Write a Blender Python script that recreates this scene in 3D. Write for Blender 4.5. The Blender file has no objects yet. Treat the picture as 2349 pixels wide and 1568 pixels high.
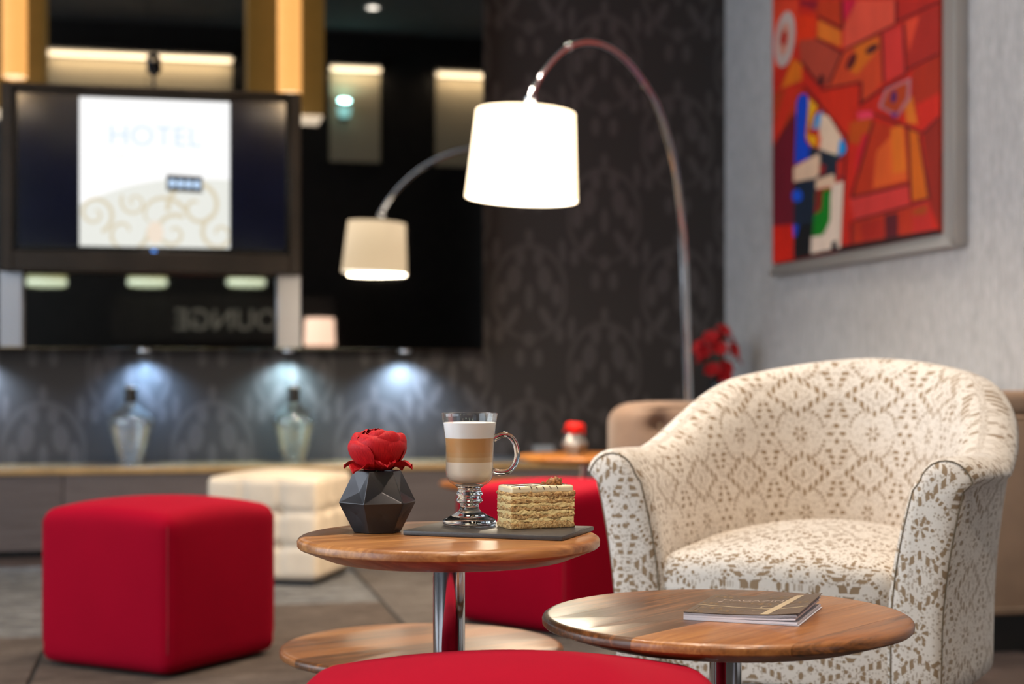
import bpy, bmesh, math, random
from mathutils import Vector, Matrix, noise
random.seed(7)
S = bpy.context.scene
C = S.collection
PI = math.pi
# ------------------------------------------------------------------ camera
PSI = math.radians(12.3); EYE = 0.76; FPX = 55/36*2349; HOR = 861.0; CX = 1174.5
cam = bpy.data.cameras.new('camera'); camo = bpy.data.objects.new('camera', cam); C.objects.link(camo)
camo.location = (0, 0, EYE); camo.rotation_euler = (PI/2, 0, -PSI)
cam.lens = 55; cam.sensor_width = 36; cam.shift_y = (HOR-784)/2349
cam.clip_start = 0.05; cam.clip_end = 60
cam.dof.use_dof = True; cam.dof.focus_distance = 2.12; cam.dof.aperture_fstop = 3.5
S.camera = camo
# ------------------------------------------------------------------ world, exposure
W = bpy.data.worlds.new('world'); S.world = W; W.use_nodes = True
W.node_tree.nodes['Background'].inputs[0].default_value = (0.62, 0.78, 1.0, 1)
W.node_tree.nodes['Background'].inputs[1].default_value = 1.0
W.cycles.sampling_method = 'NONE'
S.view_settings.view_transform = 'Standard'; S.view_settings.look = 'None'
S.view_settings.exposure = 0.15; S.view_settings.gamma = 1.0
S.view_settings.use_curve_mapping = False
S.cycles.sample_clamp_indirect = 6.0
S.cycles.max_bounces = 7; S.cycles.diffuse_bounces = 3; S.cycles.transmission_bounces = 7; S.cycles.glossy_bounces = 4; S.cycles.transparent_max_bounces = 12
S.cycles.use_adaptive_sampling = True; S.cycles.adaptive_threshold = 0.08; S.cycles.adaptive_min_samples = 16

def area(name, loc, rot, sx, sy, power, col, shape='RECTANGLE', spread=None):
    l = bpy.data.lights.new(name, 'AREA'); l.shape = shape; l.size = sx
    if shape in ('RECTANGLE', 'ELLIPSE'): l.size_y = sy
    l.energy = power; l.color = col
    if spread: l.spread = spread
    o = bpy.data.objects.new(name, l); C.objects.link(o); o.location = loc; o.rotation_euler = rot
    return o
def spot(name, loc, power, col, angle, rad=0.05, blend=0.6, rot=(0, 0, 0)):
    l = bpy.data.lights.new(name, 'SPOT'); l.energy = power; l.color = col; l.spot_size = angle
    l.spot_blend = blend; l.shadow_soft_size = rad
    o = bpy.data.objects.new(name, l); C.objects.link(o); o.location = loc; o.rotation_euler = rot
    return o
# daylight through the tall windows on the left wall (sky light at the panes)
DAY = (0.80, 0.90, 1.0); WARM = (1.0, 0.80, 0.58)
WINX = -3.9
area('daylight_window_a', (WINX+0.06, 0.55, 2.25), (0, -PI/2, 0), 3.7, 2.6, 115, DAY)
area('daylight_window_b', (WINX+0.06, 3.75, 2.25), (0, -PI/2, 0), 3.7, 2.6, 115, DAY)
area('added_daylight_d', (-2.75, -2.34, 2.2), (PI/2, 0, PI), 2.0, 3.5, 210, DAY)  # added rear window, out of view, lights the cake and table fronts
area('added_daylight_c', (4.55, -2.34, 2.2), (PI/2, 0, PI), 2.2, 3.5, 270, DAY)  # added rear window, outside the mirrored stretch, lights fronts from the right
CEIL = 4.4
DOWN = [(0.36, 2.55, 95), (1.55, 2.4, 80), (-0.05, 4.1, 80), (1.1, 4.05, 75), (0.5, 5.75, 60), (0.5, -0.25, 240),  # the strongest one is added behind the viewer as warm frontal light
        (2.1, 5.4, 45), (1.95, -1.2, 10), (-1.6, 2.4, 60)]
for i, (x, y, p) in enumerate(DOWN):
    spot('downlight_beam', (x, y, CEIL-0.06), p*2.05, (1.0, 0.87, 0.72), math.radians(88), 0.06, 0.8)

# ------------------------------------------------------------------ pixel helpers (measured from the photograph)
sn, cs = math.sin(PSI), math.cos(PSI)
def ray(px, py):
    u = (px-CX)/FPX; v = (HOR-py)/FPX
    return Vector((sn+u*cs, cs-u*sn, v))
def P(px, py, d):
    r = ray(px, py)*d; return Vector((r.x, r.y, EYE+r.z))
def PY(px, py, y):
    r = ray(px, py); return P(px, py, y/r.y)
def PXp(px, py, x):
    r = ray(px, py); return P(px, py, x/r.x)
def PZ(px, py, z):
    r = ray(px, py); return P(px, py, (z-EYE)/r.z)
YG = 7.10                       # front of the black glass
def RM(px, py, y):              # a point of the lobby seen in the glass; y is its true Y
    p = PY(px, py, 2*YG-y); return Vector((p.x, y, p.z))
CAMR = Vector((cs, -sn, 0)); CAMF = Vector((sn, cs, 0))

# ------------------------------------------------------------------ node maths
class X:
    def __init__(s, nt, sock): s.nt = nt; s.s = sock
    def _m(s, op, *a, clamp=False):
        n = s.nt.nodes.new('ShaderNodeMath'); n.operation = op; n.use_clamp = clamp
        for i, v in enumerate((s,)+a):
            if isinstance(v, X): s.nt.links.new(v.s, n.inputs[i])
            else: n.inputs[i].default_value = v
        return X(s.nt, n.outputs[0])
    def __add__(s, o): return s._m('ADD', o)
    __radd__ = __add__
    def __mul__(s, o): return s._m('MULTIPLY', o)
    __rmul__ = __mul__
    def __sub__(s, o): return s._m('SUBTRACT', o)
    def __rsub__(s, o): return (s*-1.0)+o
    def __truediv__(s, o): return s._m('DIVIDE', o)
    def abs(s): return s._m('ABSOLUTE')
    def fract(s): return s._m('FRACT')
    def floor(s): return s._m('FLOOR')
    def sqrt(s): return s._m('SQRT')
    def sin(s): return s._m('SINE')
    def cos(s): return s._m('COSINE')
    def atan2(s, o): return s._m('ARCTAN2', o)
    def mod(s, o): return s._m('FLOORED_MODULO', o)
    def gt(s, o): return s._m('GREATER_THAN', o)
    def lt(s, o): return s._m('LESS_THAN', o)
    def max(s, o): return s._m('MAXIMUM', o)
    def min(s, o): return s._m('MINIMUM', o)
    def pow(s, o): return s._m('POWER', o)
    def ss(s, a, b):
        n = s.nt.nodes.new('ShaderNodeMapRange'); n.interpolation_type = 'SMOOTHSTEP'
        s.nt.links.new(s.s, n.inputs[0]); n.inputs[1].default_value = a; n.inputs[2].default_value = b
        return X(s.nt, n.outputs[0])
def nmat(name):
    m = bpy.data.materials.new(name); m.use_nodes = True
    return m, m.node_tree, m.node_tree.nodes['Principled BSDF']
def coords(nt, kind='Object'):
    tc = nt.nodes.new('ShaderNodeTexCoord'); sp = nt.nodes.new('ShaderNodeSeparateXYZ')
    nt.links.new(tc.outputs[kind], sp.inputs[0])
    return tc.outputs[kind], [X(nt, sp.outputs[i]) for i in range(3)]
def tex_noise(nt, vec, scale, detail=3, rough=0.5, stretch=None, dist=0.0):
    if stretch:
        mp = nt.nodes.new('ShaderNodeMapping'); mp.inputs['Scale'].default_value = stretch
        nt.links.new(vec, mp.inputs[0]); vec = mp.outputs[0]
    n = nt.nodes.new('ShaderNodeTexNoise'); n.inputs['Scale'].default_value = scale
    n.inputs['Detail'].default_value = detail; n.inputs['Roughness'].default_value = rough
    n.inputs['Distortion'].default_value = dist
    nt.links.new(vec, n.inputs['Vector']); return X(nt, n.outputs[0])
def tex_vor(nt, vec, scale, feature='F1'):
    n = nt.nodes.new('ShaderNodeTexVoronoi'); n.inputs['Scale'].default_value = scale; n.feature = feature
    nt.links.new(vec, n.inputs['Vector']); return X(nt, n.outputs['Distance'])
def mix(nt, f, a, b):
    n = nt.nodes.new('ShaderNodeMix'); n.data_type = 'RGBA'
    for k, v in ((0, f), (6, a), (7, b)):
        if isinstance(v, X): nt.links.new(v.s, n.inputs[k])
        elif isinstance(v, bpy.types.NodeSocket): nt.links.new(v, n.inputs[k])
        elif k == 0: n.inputs[0].default_value = v
        else: n.inputs[k].default_value = (*v, 1)
    return n.outputs[2]
def bump(nt, b, h, strength=0.3, dist=0.002):
    n = nt.nodes.new('ShaderNodeBump'); n.inputs['Strength'].default_value = strength; n.inputs['Distance'].default_value = dist
    nt.links.new(h.s, n.inputs['Height']); nt.links.new(n.outputs[0], b.inputs['Normal'])
def lin(r, g, b): return tuple(((v/255)/12.92 if v <= 10 else ((v/255+.055)/1.055)**2.4) for v in (r, g, b))
def plain(name, col, rough=0.5, metal=0.0, spec=0.5, coat=0.0, sheen=0.0, emit=None, es=0.0, bscale=None, bstr=0.15, vary=0.0, bdist=0.001):
    m, nt, b = nmat(name)
    b.inputs['Base Color'].default_value = (*col, 1); b.inputs['Roughness'].default_value = rough
    b.inputs['Metallic'].default_value = metal; b.inputs['Specular IOR Level'].default_value = spec
    b.inputs['Coat Weight'].default_value = coat; b.inputs['Coat Roughness'].default_value = 0.08
    b.inputs['Sheen Weight'].default_value = sheen
    if emit: b.inputs['Emission Color'].default_value = (*emit, 1); b.inputs['Emission Strength'].default_value = es
    if bscale or vary:
        v, _ = coords(nt)
        n = tex_noise(nt, v, bscale or 12, 4)
        if bscale: bump(nt, b, n, bstr, bdist)
        if vary:
            n2 = tex_noise(nt, v, 9, 3)
            nt.links.new(mix(nt, n2.ss(0.3, 0.7), tuple(c*(1-vary) for c in col), tuple(min(1, c*(1+vary)) for c in col)), b.inputs['Base Color'])
    return m
def attr_mat(name, rough=0.6, emit=0.0, vary=0.25, coat=0.0):
    m, nt, b = nmat(name)
    a = nt.nodes.new('ShaderNodeAttribute'); a.attribute_name = 'col'
    v, _ = coords(nt); n = tex_noise(nt, v, 14, 5, 0.6, (1, 1, 0.35))
    hs = nt.nodes.new('ShaderNodeHueSaturation'); nt.links.new(a.outputs[0], hs.inputs['Color'])
    nt.links.new((n*(2*vary)+(1-vary)).s, hs.inputs['Value'])
    if emit:
        b.inputs['Base Color'].default_value = (0.01, 0.01, 0.01, 1)
        nt.links.new(hs.outputs[0], b.inputs['Emission Color']); b.inputs['Emission Strength'].default_value = emit
    else: nt.links.new(hs.outputs[0], b.inputs['Base Color'])
    b.inputs['Roughness'].default_value = rough; b.inputs['Coat Weight'].default_value = coat
    return m

# ------------------------------------------------------------------ mesh helpers
def bm_to(bm, name, smooth=True, angle=None):
    me = bpy.data.meshes.new(name); bm.to_mesh(me); bm.free()
    if smooth:
        for p in me.polygons: p.use_smooth = True
        if angle is not None:
            me.set_sharp_from_angle(angle=math.radians(angle))
    return me
def from_py(name, verts, faces, smooth=True, angle=None, uv=None):
    me = bpy.data.meshes.new(name); me.from_pydata([tuple(v) for v in verts], [], faces); me.update()
    if uv:
        l = me.uv_layers.new(name='UVMap')
        for lp in me.loops: l.data[lp.index].uv = uv[lp.vertex_index]
    if smooth:
        for p in me.polygons: p.use_smooth = True
        if angle is not None: me.set_sharp_from_angle(angle=math.radians(angle))
    return me
def link(name, me, mat, parent=None, loc=None, rot=None):
    o = bpy.data.objects.new(name, me); C.objects.link(o)
    if mat is not None and not (me.materials and me.materials[0]): me.materials.append(mat)
    if parent is not None: o.parent = parent
    if loc is not None: o.location = loc
    if rot is not None: o.rotation_euler = rot
    return o
def tag(o, label, cat, group=None):
    o['label'] = label; o['category'] = cat
    if group: o['group'] = group
    return o
def thing(name, label, cat, loc=(0, 0, 0), rot=(0, 0, 0), group=None):
    o = bpy.data.objects.new(name, None); C.objects.link(o); o.empty_display_size = 0.05
    o.location = loc; o.rotation_euler = rot
    return tag(o, label, cat, group)
def struct(o): o['kind'] = 'structure'; return o
def box_me(name, x0, x1, y0, y1, z0, z1, bev=0.0, seg=2):
    bm = bmesh.new(); bmesh.ops.create_cube(bm, size=1)
    for v in bm.verts:
        v.co = Vector((x0+(v.co.x+.5)*(x1-x0), y0+(v.co.y+.5)*(y1-y0), z0+(v.co.z+.5)*(z1-z0)))
    if bev: bmesh.ops.bevel(bm, geom=list(bm.edges), offset=bev, segments=seg, affect='EDGES', profile=0.5)
    return bm_to(bm, name, bool(bev), 40)
def lathe_me(name, prof, n=48, angle=50, close=False):
    vs, fs, uv = [], [], []
    pts = list(prof); m = len(pts)
    ring = []
    for r, z in pts:
        if r < 1e-6: ring.append([len(vs)]); vs.append((0, 0, z))
        else:
            ring.append(list(range(len(vs), len(vs)+n)))
            for k in range(n):
                a = 2*PI*k/n; vs.append((r*math.cos(a), r*math.sin(a), z))
    rng = range(m if close else m-1)
    for i in rng:
        A, B = ring[i], ring[(i+1) % m]
        for k in range(n):
            k2 = (k+1) % n
            if len(A) == 1 and len(B) == 1: continue
            if len(A) == 1: fs.append((A[0], B[k2], B[k]))
            elif len(B) == 1: fs.append((A[k], A[k2], B[0]))
            else: fs.append((A[k], A[k2], B[k2], B[k]))
    me = from_py(name, vs, fs, True, angle)
    bm = bmesh.new(); bm.from_mesh(me); bmesh.ops.recalc_face_normals(bm, faces=bm.faces); bm.to_mesh(me); bm.free()
    return me
def catmull(pts, sub=8):
    pts = [Vector(p) for p in pts]; out = []
    for i in range(len(pts)-1):
        p0 = pts[max(i-1, 0)]; p1 = pts[i]; p2 = pts[i+1]; p3 = pts[min(i+2, len(pts)-1)]
        for k in range(sub):
            t = k/sub
            out.append(0.5*((2*p1)+(p2-p0)*t+(2*p0-5*p1+4*p2-p3)*t*t+(3*p1-p0-3*p2+p3)*t**3))
    out.append(pts[-1]); return out
def tube_me(name, pts, r, n=12, caps=True, closed=False):
    pts = [Vector(p) for p in pts]; N = len(pts)
    rr = r if isinstance(r, (list, tuple)) else [r]*N
    vs, fs = [], []; up = None
    for i, p in enumerate(pts):
        a = pts[(i-1) % N] if closed else pts[max(i-1, 0)]
        b = pts[(i+1) % N] if closed else pts[min(i+1, N-1)]
        t = (b-a).normalized()
        if up is None:
            up = Vector((0, 0, 1)) if abs(t.z) < 0.9 else Vector((1, 0, 0))
        up = (up-t*up.dot(t)).normalized(); q = t.cross(up)
        for k in range(n):
            w = 2*PI*k/n; vs.append(p+(up*math.cos(w)+q*math.sin(w))*rr[i])
    for i in range(N if closed else N-1):
        j = (i+1) % N
        for k in range(n):
            k2 = (k+1) % n; fs.append((i*n+k, i*n+k2, j*n+k2, j*n+k))
    if caps and not closed:
        fs.append(tuple(reversed(range(n)))); fs.append(tuple(range((N-1)*n, N*n)))
    me = from_py(name, vs, fs, True, 60)
    bm = bmesh.new(); bm.from_mesh(me); bmesh.ops.recalc_face_normals(bm, faces=bm.faces); bm.to_mesh(me); bm.free()
    return me
def soft_box(name, hx, hy, hz, r, n=24, deform=None, uvscale=None):
    """rounded box centred on the origin, dense grid, with an optional deform(p, q, axis) -> p"""
    def axis(h):
        c = [-h+r*(1-math.cos(t*PI/2/4)) for t in range(5)]
        inner = [-h+r+(2*h-2*r)*k/n for k in range(1, n)]
        return c+inner+[-v for v in reversed(c)]
    bm = bmesh.new(); uvl = bm.loops.layers.uv.new('UVMap')
    H = (hx, hy, hz); ax = [axis(h) for h in H]
    for a in range(3):
        b, c = (a+1) % 3, (a+2) % 3
        for sgn in (-1, 1):
            grid = []
            for vb in ax[b]:
                row = []
                for vc in ax[c]:
                    p = [0, 0, 0]; p[a] = sgn*H[a]; p[b] = vb; p[c] = vc
                    inn = Vector([max(-(H[k]-r), min(H[k]-r, p[k])) for k in range(3)])
                    d = Vector(p)-inn
                    q = inn+d.normalized()*r
                    row.append((bm.verts.new(deform(q, a, sgn) if deform else q), (vb, vc)))
                grid.append(row)
            for i in range(len(grid)-1):
                for j in range(len(grid[0])-1):
                    qd = [grid[i][j], grid[i+1][j], grid[i+1][j+1], grid[i][j+1]]
                    if sgn < 0: qd.reverse()
                    f = bm.faces.new([q[0] for q in qd])
                    for lp, q in zip(f.loops, qd): lp[uvl].uv = (q[1][0]+a*0.031, q[1][1]+a*0.047)
    bmesh.ops.remove_doubles(bm, verts=bm.verts, dist=1e-5)
    return bm_to(bm, name, True, None)
def grid_me(name, rows, uvs=None, closed_v=False, smooth=True, angle=None):
    n, m = len(rows), len(rows[0]); vs = [p for r in rows for p in r]; fs = []
    for i in range(n-1):
        for j in range(m if closed_v else m-1):
            j2 = (j+1) % m; fs.append((i*m+j, (i+1)*m+j, (i+1)*m+j2, i*m+j2))
    return from_py(name, vs, fs, smooth, angle, [u for r in uvs for u in r] if uvs else None)
def prism_me(name, poly, axis_vec, bev=0.0):
    """extrude a planar polygon (list of Vectors) along axis_vec"""
    bm = bmesh.new(); a = Vector(axis_vec)
    v0 = [bm.verts.new(p) for p in poly]; v1 = [bm.verts.new(Vector(p)+a) for p in poly]
    bm.faces.new(v0); bm.faces.new(list(reversed(v1)))
    for i in range(len(poly)):
        j = (i+1) % len(poly); bm.faces.new((v0[i], v1[i], v1[j], v0[j]))
    bmesh.ops.recalc_face_normals(bm, faces=bm.faces)
    if bev: bmesh.ops.bevel(bm, geom=list(bm.edges), offset=bev, segments=2, affect='EDGES', profile=0.5)
    return bm_to(bm, name, bool(bev), 40)
def text_me(name, body, size, extrude=0.0, align='CENTER', offset=0.0):
    cu = bpy.data.curves.new(name, 'FONT'); cu.body = body; cu.size = size; cu.extrude = extrude
    cu.align_x = align; cu.align_y = 'CENTER'; cu.offset = offset
    o = bpy.data.objects.new(name, cu); C.objects.link(o)
    dg = bpy.context.evaluated_depsgraph_get()
    me = bpy.data.meshes.new_from_object(o.evaluated_get(dg)); me.name = name
    bpy.data.objects.remove(o); bpy.data.curves.remove(cu)
    return me
def poly_layers(name, polys, step, normal):
    """flat coloured shapes, each a hair above the last; polys = [(points, rgb)]"""
    vs, fs, cols = [], [], []; nrm = Vector(normal)
    for i, (pts, col) in enumerate(polys):
        b = len(vs); vs += [Vector(p)+nrm*step*i for p in pts]; fs.append(tuple(range(b, b+len(pts)))); cols.append(col)
    me = from_py(name, vs, fs, False)
    ca = me.color_attributes.new('col', 'FLOAT_COLOR', 'CORNER')
    for p in me.polygons:
        for li in p.loop_indices: ca.data[li].color = (*cols[p.index], 1)
    return me
def copy_tree(o, parent=None):
    c = o.copy(); C.objects.link(c); c.parent = parent
    for ch in list(o.children): copy_tree(ch, c)
    return c

# ------------------------------------------------------------------ materials
def ell(x, z, cx, cz, rx, rz, rot=0.0, soft=0.35):
    c, s = math.cos(rot), math.sin(rot)
    dx = x-cx; dz = z-cz
    a = (dx*c+dz*s)/rx; b = (dz*c-dx*s)/rz
    return (a*a+b*b).ss(1.0+soft, 1.0-soft)
def damask_mat():
    m, nt, b = nmat('damask_wallpaper')
    v, (x, y, z) = coords(nt)
    PW, PH = 0.37, 0.74                                  # half-drop repeat
    xs = x/PW; col = xs.floor()
    p = (xs.fract()-0.5).abs(); q = (z/PH+col.mod(2.0)*0.5).fract()-0.5
    d = None
    for k in ((.20, .15, .10, .085, -.5), (.12, .29, .07, .06, .4), (.36, .05, .07, .075, .7), (.22, -.10, .11, .045, -.6),
              (.40, -.21, .06, .055, .3), (0, .03, .055, .085, 0), (0, -.24, .08, .05, 0), (.12, -.36, .06, .06, .7), (0, .42, .05, .05, 0), (.44, .33, .05, .08, .2)):
        w = ell(p, q, *k); d = w if d is None else d.max(w)
    rr = ((p*0.62).pow(2)+(q-0.06).pow(2)).sqrt()
    d = d.max((rr-0.30).abs().ss(0.030, 0.010)*q.ss(-.3, -.16)*0.8)
    dn = tex_noise(nt, v, 60, 3)
    f = d*(dn*0.5+0.72)
    nt.links.new(mix(nt, f, lin(36, 31, 30), lin(63, 58, 58)), b.inputs['Base Color'])
    nt.links.new((f*-0.2+0.62).s, b.inputs['Roughness'])
    bump(nt, b, d, 0.2, 0.001)
    return m
def greywall_mat():
    m, nt, b = nmat('grey_fibre_wallpaper')
    v, _ = coords(nt)
    n1 = tex_noise(nt, v, 40, 5, 0.65, (1, 1, 0.2)); n2 = tex_noise(nt, v, 190, 3, 0.6, (1, 1, 0.12))
    f = (n1*0.35+n2*0.65).ss(0.33, 0.67)
    nt.links.new(mix(nt, f, lin(154, 153, 154), lin(192, 191, 192)), b.inputs['Base Color'])
    b.inputs['Roughness'].default_value = 0.7; bump(nt, b, n2, 0.25, 0.002)
    return m
def wood_mat(name, dark, mid, light, rough=0.3, coat=0.5, k=1.0):
    m, nt, b = nmat(name)
    v, (x, y, z) = coords(nt)
    oi = nt.nodes.new('ShaderNodeObjectInfo'); rnd = X(nt, oi.outputs['Random'])
    ad = nt.nodes.new('ShaderNodeVectorMath'); ad.operation = 'ADD'
    cb = nt.nodes.new('ShaderNodeCombineXYZ'); nt.links.new((rnd*7.0).s, cb.inputs[0]); nt.links.new((rnd*3.1).s, cb.inputs[1])
    nt.links.new(v, ad.inputs[0]); nt.links.new(cb.outputs[0], ad.inputs[1]); w = ad.outputs[0]
    g = tex_noise(nt, w, 10*k, 6, 0.68, (0.35, 6.5, 6.5), 1.2); fine = tex_noise(nt, w, 60*k, 4, 0.6, (0.10, 4, 4))
    f = (g*0.62+fine*0.2+rnd*0.34-0.10)
    c1 = mix(nt, f.ss(0.30, 0.48), dark, mid); c2 = mix(nt, f.ss(0.46, 0.74), c1, light)
    nt.links.new(c2, b.inputs['Base Color'])
    nt.links.new((fine*0.15+rough).s, b.inputs['Roughness'])
    b.inputs['Coat Weight'].default_value = coat*.4; b.inputs['Specular IOR Level'].default_value = 0.4; b.inputs['Coat Roughness'].default_value = 0.16
    bump(nt, b, fine, 0.08, 0.0005)
    return m
def lace_mat(name, su=1.0, fine=1.0, irr=0.0):
    m, nt, b = nmat(name)
    tc = nt.nodes.new('ShaderNodeTexCoord'); uvv = tc.outputs['UV']
    nn = nt.nodes.new('ShaderNodeTexNoise'); nn.inputs['Scale'].default_value = 60; nn.inputs['Detail'].default_value = 2
    nt.links.new(uvv, nn.inputs['Vector'])
    sp = nt.nodes.new('ShaderNodeSeparateXYZ'); nt.links.new(uvv, sp.inputs[0])
    sc = nt.nodes.new('ShaderNodeSeparateXYZ'); nt.links.new(nn.outputs['Color'], sc.inputs[0])
    jx = (X(nt, sc.outputs[0])-0.5)*0.005; jy = (X(nt, sc.outputs[1])-0.5)*0.005
    u = X(nt, sp.outputs[0])+jx*su; v = X(nt, sp.outputs[1])+jy*su
    p = (u/(0.138*su)).fract()-0.5; q = (v/(0.160*su)).fract()-0.5
    ap, aq = p.abs(), q.abs(); pp = 0.5-ap; qq = 0.5-aq
    h = []
    e = ap/0.36+aq/0.25                                          # diamond of square holes
    s = ap/0.36
    h.append((e-1.0).abs().lt(0.17)*((s*4.0+0.5).fract()-0.5).abs().lt(s*0.08+0.24)*ap.lt(0.40))
    h.append((e-0.5).abs().lt(0.09)*(s*8.0).fract().gt(0.62)*0.6)     # little holes inside the diamond
    leg = (pp-((aq-0.05)*0.36+0.028)).abs().lt((aq*0.09)+0.02)   # splayed legs above and below the hubs
    h.append(leg*(aq*13.0+0.1).fract().gt(0.42)*aq.gt(0.06)*aq.lt(0.31))
    r = (ap*ap+qq*qq).sqrt(); an = qq.atan2(ap)
    h.append((r-0.34).abs().lt(0.020)*(an*6.0).fract().gt(0.42)*an.lt(1.35)*an.gt(0.25))
    h.append(r.lt(0.10)*r.gt(0.03)*((an*6.0).cos()).gt(0.1))      # small flowers
    h.append(ell(pp, qq, .085, 0, .045, .026, 0, .1)); h.append(ell(pp, qq, 0, .10, .035, .03, 0, .1)); h.append(ell(ap, aq, 0.0, 0.0, .02, .06, 0, .1))
    f = h[0]
    for k in h[1:]: f = f.max(k)
    mp = nt.nodes.new('ShaderNodeMapping'); mp.inputs['Scale'].default_value = (1, 1, 1); nt.links.new(uvv, mp.inputs[0])
    vor = tex_vor(nt, mp.outputs[0], 190/su); fineh = vor.lt(0.34)*0.6*fine
    weave = tex_noise(nt, mp.outputs[0], 700, 2)
    if irr:
        f = f.max(tex_vor(nt, mp.outputs[0], 62).lt(irr))
    ff = f.max(fineh)
    cream = mix(nt, weave, lin(206, 192, 176), lin(240, 230, 218))
    nt.links.new(mix(nt, ff*0.92, cream, lin(142, 112, 76)), b.inputs['Base Color'])
    b.inputs['Roughness'].default_value = 0.85; b.inputs['Sheen Weight'].default_value = 0.25
    bump(nt, b, weave*0.3-ff, 0.5, 0.0012)
    return m
def rug_mat(name, a, c, d, sc=1.0):
    m, nt, b = nmat(name)
    v, (x, y, z) = coords(nt)
    n1 = tex_noise(nt, v, 5*sc, 5, 0.7, (0.8, 2.2, 1)); n2 = tex_noise(nt, v, 45, 4, 0.7, (0.5, 2.0, 1)); n3 = tex_noise(nt, v, 220, 2)
    f = n1*0.5+n2*0.5
    c1 = mix(nt, f.ss(0.36, 0.54), a, c); c2 = mix(nt, f.ss(0.5, 0.66), c1, d)
    nt.links.new(c2, b.inputs['Base Color']); b.inputs['Roughness'].default_value = 0.95
    b.inputs['Specular IOR Level'].default_value = 0.15
    bump(nt, b, n3+n2, 0.5, 0.003)
    return m
def glass_mat(name, col=(1, 1, 1), ior=1.5, rough=0.0):
    m, nt, b = nmat(name)
    b.inputs['Base Color'].default_value = (*col, 1); b.inputs['Transmission Weight'].default_value = 1
    b.inputs['Roughness'].default_value = rough; b.inputs['IOR'].default_value = ior
    return m
def thin_glass(name, tint, k=1.0):
    m, nt, b = nmat(name)
    nt.nodes.remove(b); outn = [n for n in nt.nodes if n.type == 'OUTPUT_MATERIAL'][0]
    tr = nt.nodes.new('ShaderNodeBsdfTransparent'); tr.inputs[0].default_value = (*tint, 1)
    gl = nt.nodes.new('ShaderNodeBsdfGlossy'); gl.inputs['Roughness'].default_value = 0.02
    fr = nt.nodes.new('ShaderNodeFresnel'); fr.inputs[0].default_value = 1.5
    ge = nt.nodes.new('ShaderNodeNewGeometry')
    f = X(nt, fr.outputs[0])*k*(1.0-X(nt, ge.outputs['Backfacing'])*0.6)
    mx = nt.nodes.new('ShaderNodeMixShader'); nt.links.new(f.s, mx.inputs[0])
    if k > 1:                                   # white diffuse mixed in as painted lit haze of the bottles
        df = nt.nodes.new('ShaderNodeBsdfDiffuse'); df.inputs[0].default_value = (.8, .85, .85, 1)
        m2 = nt.nodes.new('ShaderNodeMixShader'); m2.inputs[0].default_value = 0.07
        nt.links.new(tr.outputs[0], m2.inputs[1]); nt.links.new(df.outputs[0], m2.inputs[2]); tr = m2
    nt.links.new(tr.outputs[0], mx.inputs[1]); nt.links.new(gl.outputs[0], mx.inputs[2]); nt.links.new(mx.outputs[0], outn.inputs[0])
    return m
def blackglass_mat():
    m, nt, b = nmat('black_mirror_glass')
    v, _ = coords(nt); n = tex_noise(nt, v, 1.3, 2)
    b.inputs['Base Color'].default_value = (0.24, 0.235, 0.23, 1); b.inputs['Metallic'].default_value = 1.0
    nt.links.new((n*0.015+0.008).s, b.inputs['Roughness'])
    return m
def red_fabric(name, col):
    m, nt, b = nmat(name)
    v, _ = coords(nt); n = tex_noise(nt, v, 900, 2); n2 = tex_noise(nt, v, 6, 4)
    nt.links.new(mix(nt, n2*0.6+n*0.4, tuple(c*0.72 for c in col), col), b.inputs['Base Color'])
    b.inputs['Roughness'].default_value = 0.85; b.inputs['Sheen Weight'].default_value = 0.04
    b.inputs['Sheen Roughness'].default_value = 0.4; b.inputs['Sheen Tint'].default_value = (1, 0.2, 0.25, 1)
    b.inputs['Specular IOR Level'].default_value = 0.06
    bump(nt, b, n, 0.15, 0.0006)
    return m
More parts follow.
